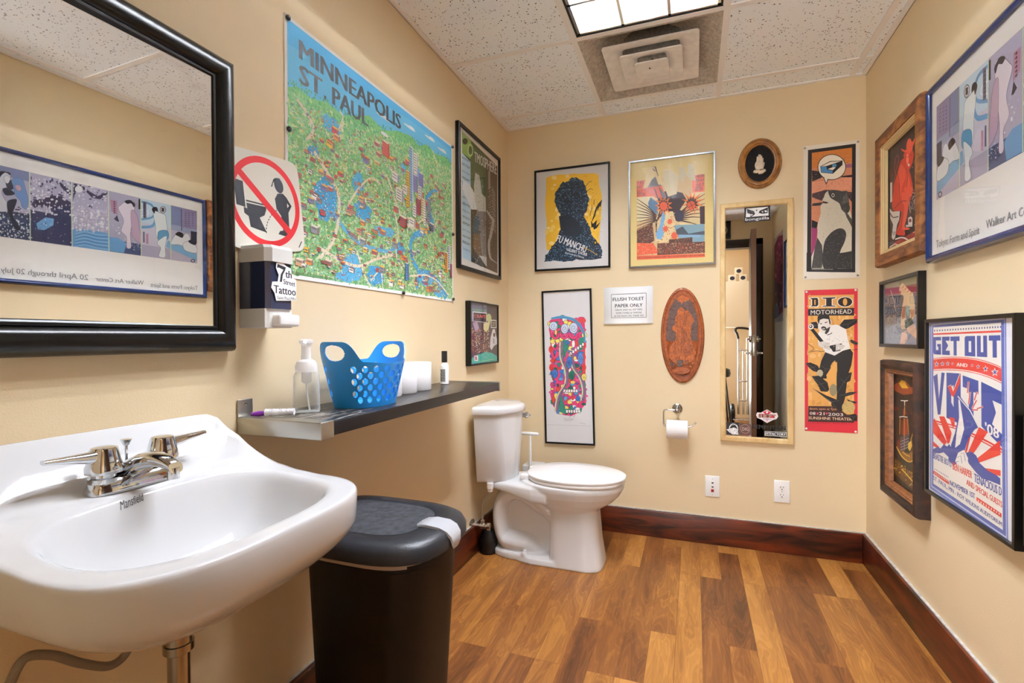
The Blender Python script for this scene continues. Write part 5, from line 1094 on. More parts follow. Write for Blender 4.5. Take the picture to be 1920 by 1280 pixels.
a.P([(180, 300), (240, 200), (330, 170), (430, 190), (500, 320), (520, 500), (520, 715), (130, 720), (120, 560), (150, 400)], '#5c4038')
a.P([(240, 190), (330, 150), (420, 190), (410, 225), (385, 215), (370, 240), (350, 225), (325, 262), (305, 228), (285, 235), (270, 212)], '#b85c1c')
fig = [(270, 340), (300, 300), (350, 310), (365, 350), (400, 330), (425, 370), (450, 400), (480, 480), (450, 520), (435, 640), (450, 740), (500, 860), (470, 960), (380, 1010), (250, 1010), (160, 930), (170, 800), (250, 700), (245, 610), (200, 580), (205, 540), (235, 520), (240, 430), (262, 400)]
mb2 = a; a.d += .002; a.P(fig, '#b45a1a'); inb = inpoly(fig); K = '#6b3210'
r_ = random.Random(3)
for _ in range(60):
    x, y = r_.uniform(170, 480), r_.uniform(560, 1000)
    if inb(x, y): a.S([(x, y), (x + r_.uniform(-14, 14), y + 25), (x + r_.uniform(-30, 30), y + 55)], [2, 5, 2], K, 3)
for p in (((275, 420), (262, 520), (285, 545), (320, 540)), ((358, 330), (355, 470), (330, 560), (325, 760)), ((300, 400), (320, 395)), ((335, 415), (352, 410)), ((310, 445), (330, 450)), ((380, 380), (372, 520)), ((300, 340), (345, 350)), ((385, 350), (405, 345), (410, 370), (390, 380))): a.S(p, 5, K, 3)
a.E(320, 1085, 100, 45, '#a24e18'); a.P([(180, 980), (235, 990), (225, 1040), (185, 1030)], '#5c3a2c'); a.P([(260, 960), (340, 950), (330, 1030), (270, 1040)], '#5a4a44'); a.scatter(150, 760, 500, 1050, 14, 12, ['#6b3210', '#c46a24', '#8a4214'], 4, .45, .8, inpoly([(150, 760), (500, 760), (500, 1000), (400, 1050), (200, 1050)]))
a.build('relief', ov, M_CARV)
# ------------------------------------------------------------ oval framed pair of hands in relief, plain stand-in
M_WALN = darkwood('gilt_brown_wood', '#7a4c1e', '#b07a3a', (8, 8, 8), .3)
hv = thing('oval_plaque', 'small oval brown-framed black plaque with cream folded hands', 'plaque', (1.4135, 0, 1.90))
def oh(s_, d): return [FB(u, v, d) for u, v in se(56, .1035 - s_, .130 - s_, 2, (1.4135, 2.029))]
mb = MB(); mb.loft([oh(0, .001), oh(0, .012), oh(.004, .017), oh(.009, .017), oh(.012, .021), oh(.020, .023), oh(.026, .020), oh(.028, .015), oh(.033, .014), oh(.036, .008), oh(.036, .001)], False, False); mb.build('frame', M_WALN, hv, ang=40)
mb = MB(); mb.loft([oh(.034, .004), oh(.034, .0065)]); mb.build('velvet', mat('black_velvet', '#0d0b0d', .9), hv)
M_CREAM = mat('cream_resin', '#e3d2bb', .45, bump=.3, scale=90)
mb = MB(); cu, cv = 1.412, 2.025
def hp(pts, rr): mb.tube([FB(cu + x * .001, cv + y * .001, d_ * .001) for x, y, d_ in pts], [k * .001 for k in rr], 10, smooth=3)
hp([(-6, -30, 11), (-4, -8, 13), (0, 12, 13)], [13, 14, 9]); hp([(8, -28, 13), (7, -8, 15), (4, 12, 14)], [12, 12, 8])
for x0, x1, y1, rr in ((-9, -12, 40, 4.2), (-3, -4, 50, 4.2), (3, 3, 48, 4.2), (8, 9, 40, 4), (13, 16, 28, 3.6)): hp([(x0, 2, 15), ((x0 + x1) / 2, 22, 15), (x1 + 2, y1, 13)], [rr + 1, rr, rr * .6])
hp([(-14, -22, 14), (-18, -2, 15), (-12, 14, 14)], [6, 5, 3.5]); hp([(-28, -34, 10), (-14, -38, 11), (0, -32, 12)], [7, 9, 8]); hp([(-6, -46, 11), (10, -42, 12), (28, -34, 10)], [7, 11, 7]); hp([(14, -20, 14), (20, -4, 14), (20, 6, 13)], [5, 4, 3])
mb.build('relief_hands', M_CREAM, hv, ang=80)
# ------------------------------------------------------------ black and white dog poster, pinned
def pinned(name, label, r, lab, fn=FB, pins=None, pcol=None, grp=None):
    t_ = thing(name, label, 'poster', fn((r[0] + r[2]) / 2, r[1], 0)); quad(fn, *r, .001, .002).build('sheet', M_PAPER, t_, smooth=False); return t_
r = (1.615, 1.413, 1.859, 2.093)
t_ = pinned('poster', 'tall pinned poster of a black and white animal with speech bubble', r, '')
a = Art([(742, 150), (1200, 95), (1212, 1198), (762, 1212)], r, FB, .002)
K = '#17151a'
a.full('#ece4d6'); a.P([(780, 180), (1168, 128), (1175, 1158), (788, 1150)], K); a.P([(812, 203), (1138, 160), (1144, 1128), (820, 1122)], '#d08a66')
a.P([(812, 203), (1138, 160), (1139, 280), (814, 330)], '#cf7c35'); a.P([(814, 345), (870, 350), (900, 400), (818, 435)], K); a.P([(1080, 295), (1139, 290), (1139, 320), (1090, 325)], '#9a5a7a'); a.P([(1060, 390), (1139, 380), (1139, 400), (1050, 400)], K)
a.P([(818, 440), (1139, 400), (1140, 500), (1020, 500), (920, 500), (820, 540)], '#e29a7a'); a.P([(820, 530), (930, 500), (1140, 520), (1141, 600), (1110, 560), (900, 590), (820, 560)], '#3a2526'); a.P([(820, 610), (900, 600), (905, 625), (820, 630)], K)
a.P([(820, 740), (870, 760), (860, 810), (820, 800)], K); a.P([(820, 800), (870, 810), (860, 900), (822, 1122)], '#9c3a6c')
a.scatter(814, 205, 1139, 700, 42, 60, ['#b86a50', '#3a2526', '#e6a688'], 3, .3, .8)
dog = [(915, 560), (925, 530), (950, 510), (1000, 502), (1060, 512), (1105, 515), (1118, 600), (1125, 660), (1144, 760), (1144, 1128), (822, 1122), (850, 960), (866, 880), (868, 780), (890, 690), (890, 625), (915, 608), (900, 590)]
a.P(dog, '#d8d2bf', 4); inb = inpoly(dog)
a.P([(950, 510), (1000, 502), (1060, 512), (1105, 515), (1118, 600), (1125, 660), (1100, 690), (1060, 660), (1040, 610), (1000, 585), (965, 560)], '#3c3a38', 4); a.P([(1070, 560), (1100, 520), (1115, 600), (1060, 620)], '#5a5752')
a.P([(1070, 640), (1144, 740), (1144, 800), (1100, 720)], '#4a4844'); a.E(988, 545, 12, 16, '#cfcab8'); a.E(988, 545, 7, 10, K)
a.P([(905, 590), (940, 598), (955, 605), (930, 612), (905, 604)], '#2b2928')
a.P([(920, 940), (960, 860), (1020, 815), (1070, 812), (1098, 850), (1085, 920), (1050, 1000), (1040, 1122), (920, 1122)], '#2d2c2c', 4); a.P([(866, 880), (905, 940), (912, 1010), (905, 1122), (824, 1122), (845, 980)], '#454340'); a.P([(1020, 1010), (1144, 990), (1144, 1128), (1000, 1125)], '#2b2a29'); a.P([(1050, 1000), (1098, 900), (1120, 850), (1144, 860), (1144, 980), (1090, 1000)], '#e0d9c4')
a.scatter(824, 505, 1144, 1125, 46, 90, ['#8f8a7c', '#b9b3a2', '#5c5952'], 7, .16, .7, inb); a.S([(895, 960), (912, 1020), (908, 1120)], 3, K)
a.P([(783, 1126), (1172, 1128), (1175, 1158), (788, 1150)], K); a.P([(1143, 700), (1170, 700), (1175, 1158), (1145, 1158)], K); a.P([(783, 1000), (821, 1000), (823, 1150), (785, 1150)], K); a.E(975, 318, 116, 105, K); a.P([(905, 400), (932, 462), (958, 395)], K); a.E(975, 318, 110, 99, '#efe6d4'); a.P([(914, 405), (932, 445), (948, 400)], '#efe6d4')
a.P([(882, 312), (960, 270), (1062, 265), (1062, 300), (985, 372), (888, 362)], K); a.P([(888, 314), (962, 276), (1050, 270), (935, 308)], '#efe6d4'); a.P([(886, 316), (930, 312), (938, 342), (982, 345), (982, 368), (890, 358)], '#4f8fc4'); a.P([(978, 298), (1010, 290), (1014, 312), (980, 318)], '#4f8fc4'); a.P([(942, 335), (985, 318), (1008, 320), (984, 342)], '#efe6d4')
a.T('ALTERNATIVE PRESSINGS GALLERY', (824, 1136), (1000, 1136), 7, '#d8d2bf'); a.build('print', t_)
def pins_for(pts, m, lb, g, fn=FB):
    for (u, v), w_ in zip(pts, ('upper left', 'upper right', 'lower left', 'lower right')):
        mb = MB(); mb.loft([[fn(u + a_, v + b_, d) for a_, b_ in se(14, q_, q_, 2)] for q_, d in ((.005, .0022), (.0055, .004), (.003, .006))]); p_ = mb.build('thumbtack', m); tag(p_, lb % w_, 'thumbtack', g)
pins_for(((1.6215, 2.082), (1.851, 2.083), (1.6235, 1.425), (1.850, 1.424)), M_BRUSH, 'silver thumbtack in the %s corner of the speech-bubble animal poster', 'tacks of the animal poster')
# ------------------------------------------------------------ red bordered concert poster
r = (1.620, .640, 1.850, 1.3585)
t_ = pinned('poster', 'red-bordered tall concert poster with a running man and bats', r, '')
a = Art([(85, 62), (522, 52), (522, 1250), (80, 1222)], r, FB, .002)
G = '#dda456'; WH = '#e9e4da'
a.full('#d02a3a'); a.P([(112, 105), (492, 100), (492, 1160), (108, 1145)], G); a.scatter(112, 110, 490, 1010, 12, 24, ['#d8a05a', '#e6b878', '#cf9448'], 3, .5, 1.4, None, 8)
a.P([(120, 122), (190, 118), (204, 130), (206, 184), (190, 200), (122, 200), (122, 190), (138, 184), (138, 138), (122, 134)], WH); a.P([(127, 126), (186, 124), (196, 136), (198, 180), (186, 194), (128, 194), (146, 186), (146, 138)], '#221a17'); a.R(164, 140, 175, 182, G)
a.P([(225, 118), (345, 116), (345, 134), (315, 138), (315, 184), (345, 186), (345, 202), (225, 202), (225, 186), (255, 184), (255, 138), (225, 134)], WH); a.P([(231, 123), (339, 121), (339, 130), (308, 134), (308, 188), (339, 191), (339, 197), (231, 197), (231, 191), (262, 188), (262, 134), (231, 130)], '#221a17')
a.E(418, 160, 66, 44, WH); a.E(418, 160, 59, 38, '#221a17'); a.E(418, 160, 18, 30, G)
a.P([(112, 214), (492, 210), (492, 272), (112, 270)], '#2a1f1c'); a.T('MOTORHEAD', (134, 262), (474, 256), 38, WH, .0); a.E(186, 228, 3, 3, WH); a.E(200, 228, 3, 3, WH); a.T('a t r i b u t e   n i g h t', (130, 100), (480, 92), 9, '#7a1a22')
K = '#1d1a1b'
def bat(pts): a.P(pts, K); c = sum(p[0] for p in pts) / len(pts), sum(p[1] for p in pts) / len(pts); [a.S([c, p], 2, '#6a645e') for p in pts[::2]]
bat([(372, 350), (410, 305), (520, 300), (515, 335), (440, 380), (400, 382)]); bat([(458, 478), (470, 470), (525, 495), (520, 512), (495, 512), (470, 495)]); bat([(135, 325), (180, 320), (200, 350), (190, 378), (150, 370)])
# figure
a.P([(255, 570), (300, 560), (460, 545), (484, 580), (470, 680), (440, 760), (430, 850), (415, 960), (400, 1010), (345, 985), (350, 900), (345, 800), (350, 720), (335, 640), (310, 660), (290, 700), (262, 790), (230, 790), (190, 760), (205, 700), (220, 640)], '#1e1c1d')
a.P([(300, 995), (345, 975), (400, 1010), (400, 1050), (340, 1040), (305, 1020)], '#1e1c1d')
a.P([(195, 420), (205, 395), (270, 420), (300, 350), (350, 345), (425, 385), (440, 460), (462, 545), (400, 560), (330, 600), (250, 570), (230, 530), (195, 510)], '#ece9e4'); a.P([(280, 520), (390, 500), (380, 560), (320, 570)], '#2b2929'); a.P([(340, 500), (420, 520), (400, 548), (340, 560)], '#cfcac4'); a.S([(270, 430), (300, 420), (310, 410)], 6, K)
a.P([(192, 300), (235, 275), (290, 290), (305, 320), (295, 370), (285, 400), (262, 425), (215, 405), (195, 370)], '#e4dfd8'); a.P([(190, 310), (192, 275), (230, 262), (285, 270), (300, 330), (292, 350), (280, 300), (240, 295), (210, 305), (200, 345)], K)
a.E(242, 375, 22, 16, K, 20); a.E(240, 378, 14, 7, '#a9a29a'); a.S([(212, 335), (226, 338)], 7, K); a.S([(250, 330), (272, 322)], 7, K); a.P([(262, 380), (295, 360), (285, 400), (262, 425), (250, 415)], '#3a3634')
a.P([(120, 352), (160, 380), (240, 480), (215, 495), (150, 410), (130, 385)], K); a.E(136, 360, 22, 22, WH); a.E(134, 358, 14, 14, K); a.E(132, 356, 7, 7, WH); a.P([(195, 490), (240, 480), (290, 500), (290, 550), (250, 545), (200, 520)], '#d9d3cb'); a.scatter(200, 485, 290, 550, 8, 6, [K, '#8f8880'], 5, .5, .7)
a.scatter(205, 430, 455, 555, 14, 8, ['#c9c4bd', '#f4f2ee', '#9b958e'], 6, .35, .8)
for p in (((110, 500), (140, 520), (160, 545), (130, 560)), ((112, 570), (180, 560), (220, 566), (250, 560)), ((480, 555), (522, 548))): a.S(p, 4, K, 3)
a.P([(260, 760), (300, 690), (350, 650), (352, 720), (340, 800), (345, 870), (330, 900), (290, 860)], G)
bat([(90, 660), (130, 655), (190, 680), (210, 720), (180, 735), (150, 725), (120, 700)]); bat([(215, 680), (290, 672), (300, 700), (262, 760), (225, 755)]); a.E(208, 745, 26, 30, '#b5a888')
bat([(138, 768), (200, 765), (270, 820), (285, 880), (270, 900), (215, 895), (190, 840), (160, 800)]); bat([(475, 740), (440, 745), (380, 790), (345, 850), (350, 910), (400, 880), (420, 830), (460, 810)]); a.E(318, 885, 30, 50, '#8f8466'); bat([(145, 868), (260, 930), (370, 975), (395, 1050), (380, 1090), (330, 1010), (250, 950)]); bat([(525, 900), (450, 905), (370, 930), (400, 945), (480, 925)]); bat([(430, 960), (460, 975), (520, 985), (500, 1000), (450, 990)])
a.E(445, 1030, 55, 50, '#c9ae6c'); a.scatter(395, 985, 495, 1080, 10, 10, [K, '#8f7a48', '#e0cd92'], 5, .5, .7)
a.P([(110, 1016), (300, 1020), (390, 1060), (430, 1090), (492, 1096), (492, 1160), (108, 1146)], '#3c1f1a'); a.T('doors open at 7pm', (120, 1046), (345, 1054), 19, '#e0a878', .0); a.T('08', (122, 1088), (170, 1090), 24, WH); a.T('21', (200, 1092), (244, 1094), 26, WH, .01); a.T('2003', (275, 1098), (400, 1104), 26, WH)
for x in (187, 262): a.P([(x - 9, 1070), (x, 1074), (x + 9, 1070), (x + 8, 1082), (x, 1092), (x - 8, 1082)], '#d04a6a')
a.T('SUNSHINE THEATER', (112, 1126), (474, 1142), 24, '#e8c9a8', .01); bat([(430, 1095), (500, 1085), (520, 1100), (515, 1150), (480, 1140)]); a.T('A L B U Q U E R Q U E   N E W   M E X I C O', (110, 1160), (480, 1174), 10, '#6a141c'); a.build('print', t_)
pins_for(((1.6285, 1.350), (1.841, 1.351), (1.6265, .651), (1.841, .648)), M_WHPL, 'white thumbtack in the %s corner of the red-bordered concert poster', 'tacks of the red poster')
# ------------------------------------------------------------ stickers on the narrow mirror
FBs = lambda u, v, d: (u, -.0087 - d, v)
def stick(name, label, r, draw, outline=None, base='#101014'):
    s0 = Art([(0, 0), (100, 0), (100, 100), (0, 100)], r, FBs, .0003); mb = MB()
    s0.mb.col = None
    if outline is not None:
        poly = [(lerp(r[0], r[2], x / 100), lerp(r[3], r[1], y / 100)) for x, y in outline]; mb.prism(poly, FBs, .0, .00025)
        t_ = thing(name, label, 'sticker', FBs((r[0] + r[2]) / 2, r[1], 0), 'stickers on the narrow mirror'); mb.build('vinyl', mat(name + '_vinyl', base, .4), t_, smooth=False); draw(s0); s0.build('print', t_)
    else: draw(s0); o = s0.build(name); tag(o, label, 'sticker', 'stickers on the narrow mirror')
SQ = [(0, 0), (100, 0), (100, 100), (0, 100)]; WH = '#efefef'; K = '#101014'
def d1(s):
    s.P([(8, 8), (92, 8), (94, 66), (6, 66)], WH); s.P([(10, 10), (38, 30), (42, 50), (30, 64), (24, 66), (22, 45), (12, 40)], K); s.P([(92, 12), (60, 30), (56, 44), (70, 52), (90, 50)], K); s.P([(66, 36), (86, 30), (88, 42), (72, 46)], WH); s.E(76, 40, 4, 6, K); s.P([(44, 22), (52, 22), (48, 32)], K); s.P([(22, 48), (34, 50), (30, 58), (24, 56)], WH); s.T('bongzilla', (4, 90), (96, 90), 20, WH, .015)
stick('sticker', 'black and white eyes sticker at the top of the narrow mirror', (1.340, 1.727, 1.462, 1.806), d1, SQ)
def d2(s):
    s.P([(30, 22), (50, 6), (70, 22), (50, 42)], '#c9283a'); s.P([(14, 34), (86, 34), (84, 62), (16, 62)], '#8a2430'); s.E(50, 20, 5, 8, WH); s.T('LUCKY', (10, 64), (92, 62), 28, '#e3b8a8', .06); s.T('LUCKY', (12, 63), (90, 61), 26, '#2f7a58', .0); s.P([(68, 44), (80, 44), (76, 62), (66, 60)], '#d02a3a'); s.T('SUPPLY', (32, 76), (70, 76), 9, K, .02); s.E(50, 82, 4, 5, '#d88aa0')
stick('sticker', 'white and red diamond-shaped sticker low on the narrow mirror', (1.394, .671, 1.498, .742), d2, [(0, 44), (6, 24), (22, 26), (50, 0), (78, 26), (94, 22), (100, 48), (92, 68), (78, 74), (50, 100), (24, 76), (6, 66)], '#ecdfe4')
def d3(s):
    s.E(58, 52, 36, 44, WH); s.E(58, 56, 30, 36, K); s.P([(2, 60), (30, 50), (60, 40), (88, 50), (96, 96), (60, 92), (30, 84)], WH); s.scatter(20, 44, 92, 92, 9, 8, [K], 3, .5, .9); s.T('MONSTER', (22, 24), (88, 24), 16, K, .02); s.scatter(24, 12, 88, 26, 10, 2, [WH, K], 4, .5, .8)
stick('sticker', 'black sticker with white creature scribble, lower left of narrow mirror', (1.2495, .598, 1.312, .666), d3, SQ)
def d4(s):
    for k in range(28):
        t0, t1 = 2 * PI * k / 28, 2 * PI * (k + 1) / 28; s.mb.col = rgb('#b89a90'); s.mb.add([s.m(50 + q_ * math.cos(t), 45 + q_ * 1.0 * math.sin(t)) for q_, t in ((40, t0), (40, t1), (37, t1), (37, t0))], [[0, 1, 2, 3]])
    s.mb.col = None; s.T('DIG', (26, 60), (78, 60), 30, '#d3b9b0', .0); s.R(10, 94, 92, 97, '#a83a3a')
stick('sticker', 'dark brown sticker with a ring and the letters DIG', (1.313, .601, 1.371, .661), d4, SQ, '#5c4038')
stick('sticker', 'black cut-out DEMOLITION lettering near mirror bottom', (1.376, .636, 1.531, .664), lambda s: s.T('DEMOLITION', (0, 92), (100, 92), 80, '#0c0b0d', .05))
def d5(s): s.P([(2, 6), (98, 4), (98, 96), (2, 94)], WH); s.P([(4, 14), (96, 12), (96, 88), (4, 86)], K); s.T('FITFACTORY', (7, 78), (94, 76), 54, WH, .03)
stick('sticker', 'small black and white wordmark sticker, lower right of narrow mirror', (1.433, .603, 1.5385, .629), d5, SQ)
# print inside the little frame over the doorway
a = Art([(0, 0), (100, 0), (100, 100), (0, 100)], (1.265, 2.22, 1.46, 2.385), FRm, .009); a.full('#14130f'); a.E(50, 50, 40, 42, '#b9b49a'); a.E(50, 50, 36, 38, '#1c1b16'); a.scatter(15, 12, 85, 88, 9, 9, ['#b9b49a', '#8a8670'], 3, .5, .8); a.build('print', cl)
M_RUST = darkwood('rough_frame_wood', '#5c3214', '#a86c34', (9, 3, 9), .6)
M_DRIFT = darkwood('dark_rough_wood', '#120a06', '#4a2814', (8, 3, 8), .6)
M_NAVY = mat('navy_lacquer', '#1b2f60', .2, coat=.4)
def chunky(a_, b_, d0, d1): return [(0, .001), (0, d0), (.004, d1), (a_ * .5, d1 + .003), (a_ - .003, d1 - .002), (a_, d1 - .010)]
# ------------------------------------------------------------ red devil painting in a rough wooden frame
r = (.267, 1.424, .735, 1.99)
t_ = thing('painting', 'velvet painting of a red devil seated on a toilet, rough brown frame', 'painting', FR(.5, 1.42, 0)); fn = FR
frame_mesh(fn, r, chunky(.052, 0, .03, .042)).build('frame', M_RUST, t_, ang=20)
r2 = (r[0] + .050, r[1] + .050, r[2] - .050, r[3] - .050); frame_mesh(fn, r2, [(0, .012), (0, .036), (.006, .036), (.007, .031), (.011, .031), (.012, .026), (.018, .024), (.020, .014)]).build('inner_moulding', mat('cream_gilt', '#d8bf8c', .4), t_, ang=20)
quad(fn, r2[0], r2[1], r2[2], r2[3], .001, .0118).build('backing', M_PAPER, t_, smooth=False)
a = Art([(48, 372), (392, 18), (422, 1145), (75, 1262)], r, fn, .012)
a.P([(70, 405), (338, 150), (348, 1085), (92, 1195)], '#1c0f12'); K = '#120a0c'; RD = '#c8321c'; RL = '#e2553a'
a.scatter(75, 300, 340, 1080, 14, 26, ['#3a1418', '#241015', '#4a1a18', '#2b1722'], 3, .45, 1.5, inpoly([(72, 410), (336, 160), (346, 1080), (92, 1180)]), 7)
a.P([(88, 1120), (200, 1060), (347, 990), (348, 1085), (92, 1195)], '#8f2a1c'); a.P([(88, 1090), (150, 1075), (150, 1110), (90, 1180)], '#3a4052'); a.S([(120, 1120), (160, 1095), (200, 1112)], 8, '#e8d0c8'); a.S([(160, 1065), (200, 1052), (230, 1056), (255, 1070)], 10, '#e6dcd8', 3); a.S([(290, 1018), (325, 1008)], 9, '#d88a7a'); a.S([(300, 965), (330, 950), (345, 955)], 7, '#e6dcd8')
a.P([(112, 672), (126, 665), (130, 800), (116, 810)], '#e2ddd8'); a.P([(114, 850), (135, 872), (190, 868), (186, 930), (172, 960), (160, 1050), (146, 1068), (134, 1050), (142, 960), (120, 920)], '#dedbd8'); a.S([(116, 880), (140, 912), (180, 905)], 7, '#2b2a33', 3); a.S([(140, 1010), (150, 1035), (160, 1010)], 5, '#2b2a33')
a.S([(152, 620), (140, 560), (150, 490), (166, 482), (170, 520), (150, 600), (134, 720)], 4, '#a83a34', 4)
a.P([(205, 500), (225, 480), (245, 560), (262, 620), (282, 712), (270, 770), (262, 800), (250, 780), (240, 840), (232, 900), (222, 970), (232, 1022), (225, 1038), (175, 1032), (168, 1010), (185, 960), (200, 870), (150, 870), (130, 830), (134, 760), (145, 670), (165, 590), (185, 520)], RD, 4)
a.P([(200, 740), (240, 745), (255, 790), (250, 850), (240, 920), (228, 975), (258, 985), (262, 995), (215, 998), (212, 960), (222, 850), (205, 800)], RL, 4); a.P([(215, 560), (232, 640), (225, 690), (215, 720), (235, 745), (262, 770), (284, 715), (262, 690), (255, 650)], RL, 4)
a.P([(168, 600), (190, 540), (215, 580), (222, 640), (200, 700), (190, 780), (180, 760), (185, 690), (165, 660)], RL, 4); a.S([(165, 600), (180, 690), (186, 780)], 4, '#5c1410', 3); a.S([(150, 850), (200, 800), (240, 800)], 6, '#7a1a12', 3); a.S([(210, 880), (200, 980), (180, 1015)], 4, '#7a1a12'); a.S([(226, 560), (240, 640), (232, 700)], 5, '#5c1410')
a.P([(218, 450), (205, 475), (215, 510), (225, 560), (245, 580), (262, 560), (275, 520), (280, 470), (268, 440), (240, 430)], RD, 4); a.P([(186, 430), (222, 442), (225, 400), (235, 368), (252, 360), (268, 385), (285, 352), (284, 385), (272, 415), (268, 440), (245, 462), (215, 456), (195, 448)], RL, 4); a.P([(228, 470), (240, 465), (245, 520), (235, 545), (226, 520)], '#f08a6a'); a.P([(252, 560), (250, 600), (244, 620), (240, 580)], '#b02a18'); a.S([(230, 490), (242, 486)], 4, K); a.S([(254, 480), (266, 470)], 4, K); a.E(246, 545, 7, 10, '#e8e0dc'); a.S([(258, 800), (262, 850), (268, 878)], 4, '#e8c8b8')
a.scatter(272, 500, 318, 860, 6, 34, ['#a8a0a8', '#d8d0d4', '#5a4650', '#8a3a3a'], 5, .45, .8); a.scatter(268, 740, 305, 860, 6, 12, ['#ece4e4'], 6, .6, .9)
a.P([(252, 915), (272, 905), (284, 918), (285, 965), (255, 975)], '#e4e0de'); a.E(268, 934, 10, 13, '#8a3a34'); a.P([(235, 965), (285, 962), (285, 975), (240, 980)], '#cfcac8'); a.scatter(80, 380, 120, 900, 4, 30, ['#6a5058', '#8a7078'], 8, .12, .5)
a.build('canvas', t_, M_OIL)
# ------------------------------------------------------------ long exhibition poster in a navy frame
r = (.738, 1.378, 2.19, 1.985)
t_, fn = picture('framed_poster', 'very long navy-framed exhibition poster with pale blue woodblock figures, upper right wall', 'poster', FR, r, M_NAVY, [(0, .001), (0, .018), (.004, .028), (.012, .031), (.018, .028), (.022, .024), (.022, .014)], .016)
U1 = 1.75
a = Art([(1718, 480), (0, 62), (0, 1150), (1718, 1250)], (.738, 1.378, U1, 1.985), fn, .016)
a2 = Art([(0, 0), (100, 0), (100, 100), (0, 100)], (.738, 1.378, 2.19, 1.985), fn, .0155); a2.full('#e3e4e6'); a2.build('mount_board', t_)
LV, BL, LB, NV, PK, WH = '#b3b1cc', '#6a9fcf', '#a5cde8', '#33355e', '#b78aa6', '#e2e6ec'
def yb(x, f): return lerp(lerp(215, 565, x / 1648), lerp(780, 975, x / 1648), f)     # height inside the strip
def Q(x0, x1, f0, f1, c): a.P([(x0, yb(x0, f0)), (x1, yb(x1, f0)), (x1, yb(x1, f1)), (x0, yb(x0, f1))], c)
Q(0, 1648, 0, 1, LV); a.scatter(0, 560, 1648, 800, 70, 12, [WH, '#a5a4c2', '#c3c0d6'], 1, .3, .9, inpoly([(0, 780), (0, 215), (1648, 565), (1648, 975)]))
strip = inpoly([(0, 218), (1648, 567), (1648, 972), (0, 778)])
# panel: wave and trees
Q(0, 362, .0, .14, '#7f87ae'); Q(0, 362, .62, 1, '#3a4468'); Q(362, 680, .55, 1, NV); Q(685, 962, .72, 1, BL); Q(965, 1213, .8, 1, '#4a5a86')
a.P([(500, 480), (560, 520), (675, 530), (675, 860), (420, 800), (480, 740), (540, 700), (530, 620)], NV); a.P([(370, 545), (400, 500), (470, 500), (500, 470), (600, 470), (676, 520), (676, 560), (560, 560), (480, 550), (440, 545), (400, 570)], '#3c3558')
a.P([(580, 350), (640, 400), (676, 430), (676, 470), (640, 440), (600, 400)], '#3c3558'); a.P([(700, 370), (760, 380), (820, 430), (880, 465), (940, 440), (958, 425), (958, 445), (900, 490), (840, 480), (780, 420), (730, 420), (700, 470), (690, 520)], '#3c3558'); a.E(738, 415, 30, 26, WH)
a.P([(700, 760), (760, 720), (860, 735), (960, 755), (962, 890), (700, 858)], BL); a.P([(410, 690), (480, 640), (545, 650), (540, 700), (470, 740), (420, 735)], BL); a.P([(965, 780), (1040, 790), (1100, 830), (1080, 905), (965, 890)], BL)
for k in range(9): a.S([(705, 765 + k * 12), (780, 745 + k * 13), (870, 765 + k * 13), (960, 768 + k * 14)], 3.5, '#2c5f9c' if k % 2 else LB, 4)
a.scatter(685, 560, 960, 740, 13, 8, [WH, '#c9c6dc'], 2, .8, 1.3, strip, 8); a.scatter(365, 330, 680, 620, 16, 14, [WH, '#d3d2e2', '#4a4468'], 3, .6, 1.1, strip, 8); a.scatter(690, 380, 960, 560, 14, 10, [WH, '#cfcde0', '#4a4468'], 13, .45, 1.0, strip, 8); a.scatter(360, 640, 680, 860, 20, 14, [WH, '#5a5f94', '#1f2148'], 4, .25, .7, strip); a.scatter(0, 560, 360, 820, 20, 14, [WH, '#c9d0e0', '#26304c', '#dfe3ea'], 5, .8, 1.1, strip, 8); a.scatter(1100, 820, 1213, 920, 9, 8, ['#2f3550', WH, '#565d80'], 6, .8, .9, strip)
# figures
def fig(pts, c, ol='#55597c'): q_ = a.rnd(pts, 5); a.P(q_, c); a.S(q_, 2.2, ol, closed=True)
fig([(80, 380), (110, 340), (150, 300), (190, 290), (215, 320), (215, 370), (180, 420), (150, 450), (180, 520), (240, 560), (190, 600), (110, 600), (60, 560), (0, 530), (0, 500), (70, 470)], '#d5dbe8'); fig([(155, 430), (190, 420), (240, 450), (240, 470), (180, 475)], '#26263a'); fig([(180, 370), (230, 360), (240, 420), (200, 430)], '#2b2b40')
fig([(225, 360), (265, 335), (310, 355), (330, 420), (350, 510), (335, 580), (300, 560), (290, 520), (250, 470), (235, 400)], '#6f90c4'); fig([(195, 520), (260, 505), (250, 560), (230, 620), (260, 680), (290, 740), (250, 740), (210, 660), (190, 580)], '#20233a'); fig([(120, 310), (150, 290), (210, 300), (215, 320), (180, 300), (150, 320), (130, 345)], '#22223a'); fig([(170, 330), (200, 325), (215, 350), (195, 385), (170, 365)], '#e6e8ee'); fig([(250, 400), (285, 395), (300, 430), (270, 440)], '#c9a8ba'); Q(0, 70, .03, .22, PK)
fig([(1040, 560), (1060, 530), (1110, 495), (1160, 500), (1165, 560), (1140, 600), (1160, 640), (1140, 700), (1130, 760), (1135, 860), (1100, 860), (1100, 780), (1060, 730), (1080, 650)], '#e4ddea'); fig([(1140, 570), (1180, 600), (1200, 700), (1213, 780), (1213, 830), (1150, 780), (1140, 700)], '#c4a9c4'); fig([(1090, 500), (1130, 490), (1168, 520), (1160, 545), (1140, 515), (1110, 520)], '#22223a'); a.P([(980, 490), (1030, 500), (1035, 610), (985, 580)], PK); a.P([(1005, 640), (1030, 610), (1045, 660), (1030, 660)], '#2a2a44')
